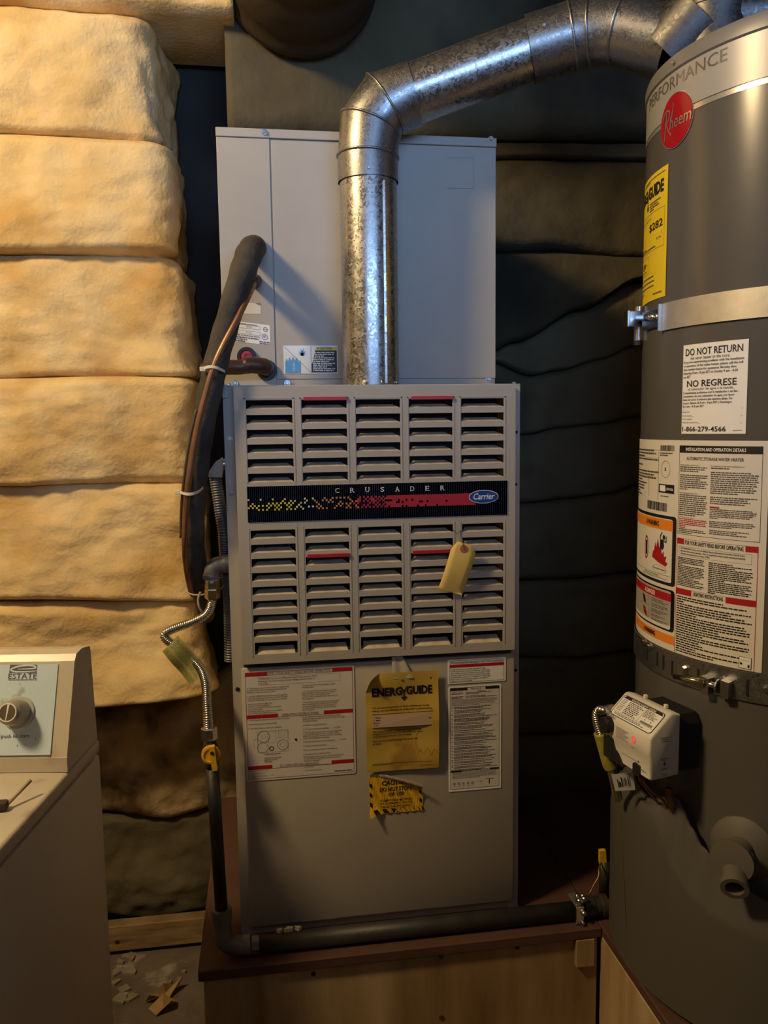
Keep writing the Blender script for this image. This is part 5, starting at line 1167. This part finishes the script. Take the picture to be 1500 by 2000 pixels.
# ================================================================== straps round the water heater
us = thing('heater_strap', 'wide galvanised earthquake strap round the upper part of the water heater', 'strap')
su0 = cyl(1296, 615)[0]
o = sleeve('strap', STRAPM, 1.5445, 1.5865, HR + .0022, su0, rad(330), 110, us, .0016)
MB().box((0, 0, 0), (.001, .001, .001)) 
en = HP(su0, HR + .004, 1.5655); er = Vector((math.cos(su0), math.sin(su0), 0)); et = Vector((-er.y, er.x, 0))
MB().prism([en + et * .002 + Vector((0, 0, -.021)), en + et * .002 + Vector((0, 0, .021)), en + et * -.001 + Vector((0, 0, .021)), en + et * -.001 + Vector((0, 0, -.021))], er * .006).build('folded_end', STEEL, us)
br0 = rad(171); bc = HP(br0, HR + .014, 1.566)
tn = Vector((-math.sin(br0), math.cos(br0), 0)); rn_ = Vector((math.cos(br0), math.sin(br0), 0))
def blk(name, c, a, b, h, m, bev=.0015):
    mt = Matrix.Translation(c) @ Matrix(((rn_.x, tn.x, 0, 0), (rn_.y, tn.y, 0, 0), (0, 0, 1, 0), (0, 0, 0, 1)))
    return MB().box((-a, -b, -h), (a, b, h), bev, 1, mt).build(name, m, us)
c1 = W(1233, 624, Y=bc.y + .06); ZN = mat('zinc_bracket', (.60, .62, .64), .25, 1.0)
blk('clamp_bracket', c1 + Vector((.003, 0, 0)), .011, .010, .0135, ZN); blk('clamp_plate', c1 + Vector((-.008, 0, 0)), .0025, .012, .0145, ZN)
MB().tube([c1 + Vector((.008, -.012, .001)), HP(su0 - .03, HR + .010, 1.5665)], .0058, 14).build('clamp_bolt', ZN, us, smooth=True)
MB().prism([HP(su0 - .002, HR + .003, 1.552), HP(su0 - .002, HR + .003, 1.579), HP(rad(166), HR + .004, 1.583), HP(rad(166), HR + .004, 1.553)], rn_ * .003).build('clamp_tongue', ZN, us)
MB().lathe([(.0085, -.036), (.0085, -.013), (.0085, .013), (.0085, .021)], c1 + Vector((.014, .0, .0)), (0, 0, 1), 18).build('clamp_post', STEEL, us, angle=40)
MB().lathe([(.0090, -.044), (.0090, -.036)], c1 + Vector((.014, .0, .0)), (0, 0, 1), 18).build('post_cap', BLACK, us)
ls_ = thing('heater_strap', 'slotted galvanised strap with long bolt round the middle of the water heater', 'strap')
RG = HR + .0026
lo = sleeve('strap', GALV2, .9905, 1.0345, RG, rad(142), rad(320), 110, ls_, .0014)
for px, py, hh_ in ((1264, 1277, .011), (1284, 1287, .012), (1296, 1294, .012), (1313, 1305, .012), (1364, 1314, .006), (1460, 1344, .013)):
    th, z_ = cyl(px, py, RG + .0014); b = MB(); wv = .0022 / RG
    b.add([HP(th - wv, RG + .0018, z_ - hh_), HP(th + wv, RG + .0018, z_ - hh_), HP(th + wv, RG + .0018, z_ + hh_), HP(th - wv, RG + .0018, z_ + hh_), HP(th - wv, RG + .0012, z_ - hh_), HP(th + wv, RG + .0012, z_ - hh_), HP(th + wv, RG + .0012, z_ + hh_), HP(th - wv, RG + .0012, z_ + hh_)], [(0, 1, 2, 3), (4, 7, 6, 5), (0, 4, 5, 1), (1, 5, 6, 2), (2, 6, 7, 3), (3, 7, 4, 0)])
    b.build('slot', BLACK, ls_)
GZ = mat('yellow_zinc', (.72, .62, .34), .22, 1.0)
def LP_(px, py, dr_=.012): th, z_ = cyl(px, py, RG + dr_); return HP(th, RG + dr_, z_)
MB().tube([LP_(1317, 1321), LP_(1374, 1333)], .0042, 14).build('long_bolt', GZ, ls_, smooth=True)
MB().tube([LP_(1374, 1333), LP_(1402, 1341)], .0046, 14).build('long_bolt', STEEL, ls_, smooth=True)
bd = (LP_(1402, 1341) - LP_(1374, 1333)).normalized()
MB().lathe([(.0085, 0), (.0085, .007)], LP_(1370, 1332), bd, 6).build('hex_nut', GZ, ls_)
MB().lathe([(.0105, 0), (.0105, .0025)], LP_(1401, 1340), bd, 18).build('washer', STEEL, ls_)
for (px, py), m_ in (((1378, 1336), GALV2), ((1415, 1344), STEEL)):
    th, z_ = cyl(px, py, RG + .006); e_r = Vector((math.cos(th), math.sin(th), 0)); e_t = Vector((-e_r.y, e_r.x, 0)); p = HP(th, RG + .0016, z_)
    MB().prism([p + e_t * -.002 + Vector((0, 0, -.014)), p + e_t * -.002 + Vector((0, 0, .014)), p + e_t * .010 + Vector((0, 0, .012)), p + e_t * .010 + Vector((0, 0, -.012))], e_r * .014).build('bolt_lug', m_, ls_)
for px, py, in ((1337, 1306), (1260, 1254), (1270, 1263), (1497, 1346)):
    th, z_ = cyl(px, py, RG + .002); screw_at(HP(th, RG + .0014, z_), (math.cos(th), math.sin(th), 0), .0045, .005, ls_, STEEL)

# ================================================================== washing machine
wa = thing('washing_machine', 'off-white washing machine with pale blue control console, seen from its right side', 'washing machine')
AO = Vector((-.486, -.284, 0)); ex = Vector((.989, -.146, 0)).normalized(); ey_ = Vector((-ex.y, ex.x, 0))
MW = Matrix.Translation(AO) @ Matrix(((ex.x, ey_.x, 0, 0), (ex.y, ey_.y, 0, 0), (0, 0, 1, 0), (0, 0, 0, 1)))
MB().box((-.680, -.560, .012), (.002, .124, .897), .006, 2, MW).build('cabinet', WASHSIDE, wa, angle=40)
for x_, y_ in ((-.64, -.52), (-.04, -.52), (-.64, .08), (-.04, .08)): MB().lathe([(.02, 0), (.02, .013)], MW @ Vector((x_, y_, 0)), (0, 0, 1), 14).build('foot', BLACK, wa)
MB().box((-.682, -.565, .8985), (.002, .1245, .9205), .006, 3, MW).build('top_panel', WASH, wa, angle=40)
pfc = [(.001, .9215), (.002, .943), (.048, 1.068), (.056, 1.0765), (.078, 1.0785), (.108, 1.0735), (.111, 1.066), (.119, .9225)]
def con(name, x0_, x1_, pr_, m_, bev=0): 
    b = MB(); b.prism([MW @ Vector((x1_, y_, z_)) for y_, z_ in pr_], MW.to_3x3() @ Vector((x0_ - x1_, 0, 0))); return b.build(name, m_, wa)
cs = con('console', -.655, -.0225, [(y_ + .002, z_ - .001) for y_, z_ in pfc], WASH)
for a_, b_ in ((-.680, -.6555), (-.022, .0)): con('console_end_cap', a_, b_, pfc, WASH)
P0 = MW @ Vector((-.653, .0035, .9455)); P1_ = MW @ Vector((-.0235, .0035, .9455)); P2_ = MW @ Vector((-.653, .0478, 1.0635))
Uw = (P1_ - P0).normalized(); Vw = (P2_ - P0).normalized(); Nw = Uw.cross(Vw).normalized()
if Nw.dot(CAM - P0) < 0: Nw = -Nw
pw, ph = (P1_ - P0).length, (P2_ - P0).length
pb_ = MB(); pb_.prism([P0, P1_, P1_ + Vw * ph, P0 + Vw * ph], Nw * .0015); cp = pb_.build('control_panel', PANEL, cs)
PO = P0 + Nw * .0018
def ppt(px, py): r_ = ray(px, py); t = (PO - CAM).dot(Nw) / r_.dot(Nw); q = CAM + r_ * t - PO; return q.dot(Uw), q.dot(Vw)
PMAP = lambda a, c, z: PO + Uw * a + Vw * c + Nw * z
con('console_lip', -.655, -.0225, [(.0005, .9215), (.0005, .9425), (.004, .9425), (.004, .9215)], WASH)
L = Label(ppt, PMAP)
L.poly([(20, 1298.3), (72.5, 1298.3), (71, 1313.3), (18, 1313.8)], INKG, 1)
sw = []
for k in range(25): a = rad(-20 + 300 * k / 24); sw.append((a, ))
cxe, cye = ppt(50, 1306.5)
def strokee(pts_, wds, m, z=2):
    pts_ = [Vector(p) for p in pts_]; L.b.use(m); vs = []
    for i, p in enumerate(pts_):
        d = (pts_[min(i + 1, len(pts_) - 1)] - pts_[max(i - 1, 0)]).normalized(); n = Vector((-d.y, d.x)) * wds[i] / 2
        vs += [PMAP(p.x + n.x, p.y + n.y, z * .0003), PMAP(p.x - n.x, p.y - n.y, z * .0003)]
    L.b.add(vs, [(2 * i, 2 * i + 1, 2 * i + 3, 2 * i + 2) for i in range(len(pts_) - 1)])
hw = (ppt(72, 1306)[0] - ppt(18, 1306)[0]) / 2; hh2 = (ppt(45, 1298.3)[1] - ppt(45, 1313.5)[1]) / 2; cx0, cy0 = ppt(45, 1306)
e_p = [(cx0 - hw * .35, cy0 - hh2 * .12), (cx0 + hw * .1, cy0 - hh2 * .08), (cx0 + hw * .75, cy0 + hh2 * .0), (cx0 + hw * .93, cy0 + hh2 * .28), (cx0 + hw * .72, cy0 + hh2 * .70), (cx0 + hw * .25, cy0 + hh2 * .82), (cx0 - hw * .3, cy0 + hh2 * .62), (cx0 - hw * .75, cy0 + hh2 * .12), (cx0 - hw * .85, cy0 - hh2 * .35), (cx0 - hw * .55, cy0 - hh2 * .72), (cx0 + hw * .0, cy0 - hh2 * .80), (cx0 + hw * .6, cy0 - hh2 * .70), (cx0 + hw * 1.0, cy0 - hh2 * .62)]
e_s = smooth_path([(p[0], p[1], 0) for p in e_p], 6); ne = len(e_s)
strokee([(p.x, p.y) for p in e_s], [hh2 * (.16 + .30 * math.sin(PI * min(1, i / ne * 1.0)) ** .8) for i in range(ne)], PANEL)
o = L.build('brand_logo', cp); o['label'] = 'dark swoosh logo of the letter e'; L = Label(ppt, PMAP)
L.text('ESTATE', (17, 1315.5), (71.5, 1325), INKG, 1, .0); L.para([.97], (16, 1326), (72, 1328.5), INKL)
o = L.build('brand_lettering', cp); L = Label(ppt, PMAP)
L.text('push to start', (3, 1434.5), (57, 1443), INKG, 1)
for px, py, h_ in ((69.5, 1443, 5), (33.5, 1456.5, 4.5)): L.poly([(px - 1, py - h_ / 2), (px + 1, py - h_ / 2), (px + .6, py + h_ / 2), (px - .6, py + h_ / 2)], INKL, 1)
o = L.build('start_lettering', cp)
kb = PMAP(*ppt(36, 1392), 0); k1 = Nw
kn = MB().lathe([(.0235, 0), (.0235, .0015), (.0225, .0025), (.0, .0025)], kb, k1, 40, cap=False).build('knob', mat('knob_skirt', (.46, .48, .46), .35), cs, angle=40)
MB().lathe([(.0185, .002), (.0185, .018), (.0165, .030), (.0130, .034)], kb, k1, 36).build('knob_grip', GREYK, kn, angle=30)
MB().lathe([(.0128, .0338), (.0128, .0348), (.0112, .0349)], kb, k1, 36, cap=False).build('knob_ring', WHITEP, kn, angle=40)
MB().lathe([(.0112, .0344), (.0, .0345)], kb, k1, 36, cap=False).build('knob_face', mat('spun_metal', (.45, .38, .34), .25, .9), kn)
pm = MB(); kc = kb + k1 * .0349
pm.add([kc + Uw * .0022 + Vw * .0108, kc + Uw * -.0008 + Vw * .0108, kc + Uw * -.0018 + Vw * -.0108, kc + Uw * -.0008 + Vw * -.0108], [(0, 1, 2, 3)]); pm.build('pointer_line', WHITEP, kn)
con('cap_foot', -.024, .0006, [(-.0005, .9218), (-.0005, .9425), (.003, .9425), (.003, .9218)], WASH)

# ---- small tool lying on the washing machine
tl = thing('small_tool', 'small dark clip with a thin pale stick, lying on the washing machine top', 'tool')
z9 = .9210; a9 = W(14, 1571, Z=z9 + .006); b9 = W(60, 1524, Z=z9 + .022)
MB().tube([a9, b9], .0024, 8).build('stick', mat('pale_stick', (.42, .34, .22), .7), tl, smooth=True)
MB().box(a9 + Vector((-.040, -.010, -.0055)), a9 + Vector((.002, .006, .006)), .004, 2).build('clip', mat('dark_clip', (.05, .035, .025), .6), tl, angle=40)

# ================================================================== rubbish on the floor and on the pipe
rr_ = random.Random(21)
def flake(name, c, r_, h, m, label, cat, group, sq=1.0, rot=0.0):
    b = MB(); n = 7; an = sorted(rr_.uniform(0, 2 * PI) for _ in range(n)); ring = []
    for a in an: q = r_ * rr_.uniform(.6, 1.1); x_, y_ = q * math.cos(a), q * math.sin(a) * sq; ring.append(Vector((c.x + x_ * math.cos(rot) - y_ * math.sin(rot), c.y + x_ * math.sin(rot) + y_ * math.cos(rot), c.z + .0005)))
    b.prism(ring, (0, 0, h)); return tag(b.build(name, m), label, cat, group)
for px, py, r_ in ((236, 1880, .016), (252, 1872, .02), (232, 1900, .018), (255, 1897, .022), (225, 1920, .018), (243, 1935, .016), (238, 1955, .025), (258, 1950, .018), (350, 1915, .008), (360, 1900, .008), (328, 1922, .01)):
    flake('plaster_flake', W(px, py, Z=.0), r_, .006, FLAKE, 'pale plaster flake lying on the dirty floor', 'flake', 'plaster flakes on the floor by the wall', rot=rr_.uniform(0, 6))
def leaf(pix, label, h=.03):
    pts_ = [W(px, py, Z=.004) for px, py in pix]; c = sum(pts_, Vector()) / len(pts_); b = MB(); vs = [c + Vector((0, 0, h * .2))] + [p + Vector((0, 0, h * (i % 2))) for i, p in enumerate(pts_)]; n = len(pts_)
    b.add(vs, [(0, 1 + i, 1 + (i + 1) % n) for i in range(n)]); o = b.build('dry_leaf', LEAF); md = o.modifiers.new('thick', 'SOLIDIFY'); md.thickness = .0015; return tag(o, label, 'leaf', 'dry leaves on the floor')
leaf([(283, 1957), (320, 1942), (350, 1924), (356, 1930), (330, 1950), (292, 1966)], 'narrow dry leaf lying on the dirty floor beside the platform')
leaf([(290, 1970), (320, 1962), (347, 1958), (335, 1978), (305, 1984)], 'broad curled dry leaf on the dirty floor beside the platform')
for px, py, r_ in ((545, 1829, .008), (565, 1822, .010), (580, 1815, .009)):
    c = W(px, py, Z=zp + .017); c.y = yp + .002; flake('plaster_crumb', c - Vector((0, 0, .001)), r_, .007, PLASTER, 'yellowish plaster crumb lying on the black gas pipe', 'crumb', 'crumbs on the gas pipe', .5)
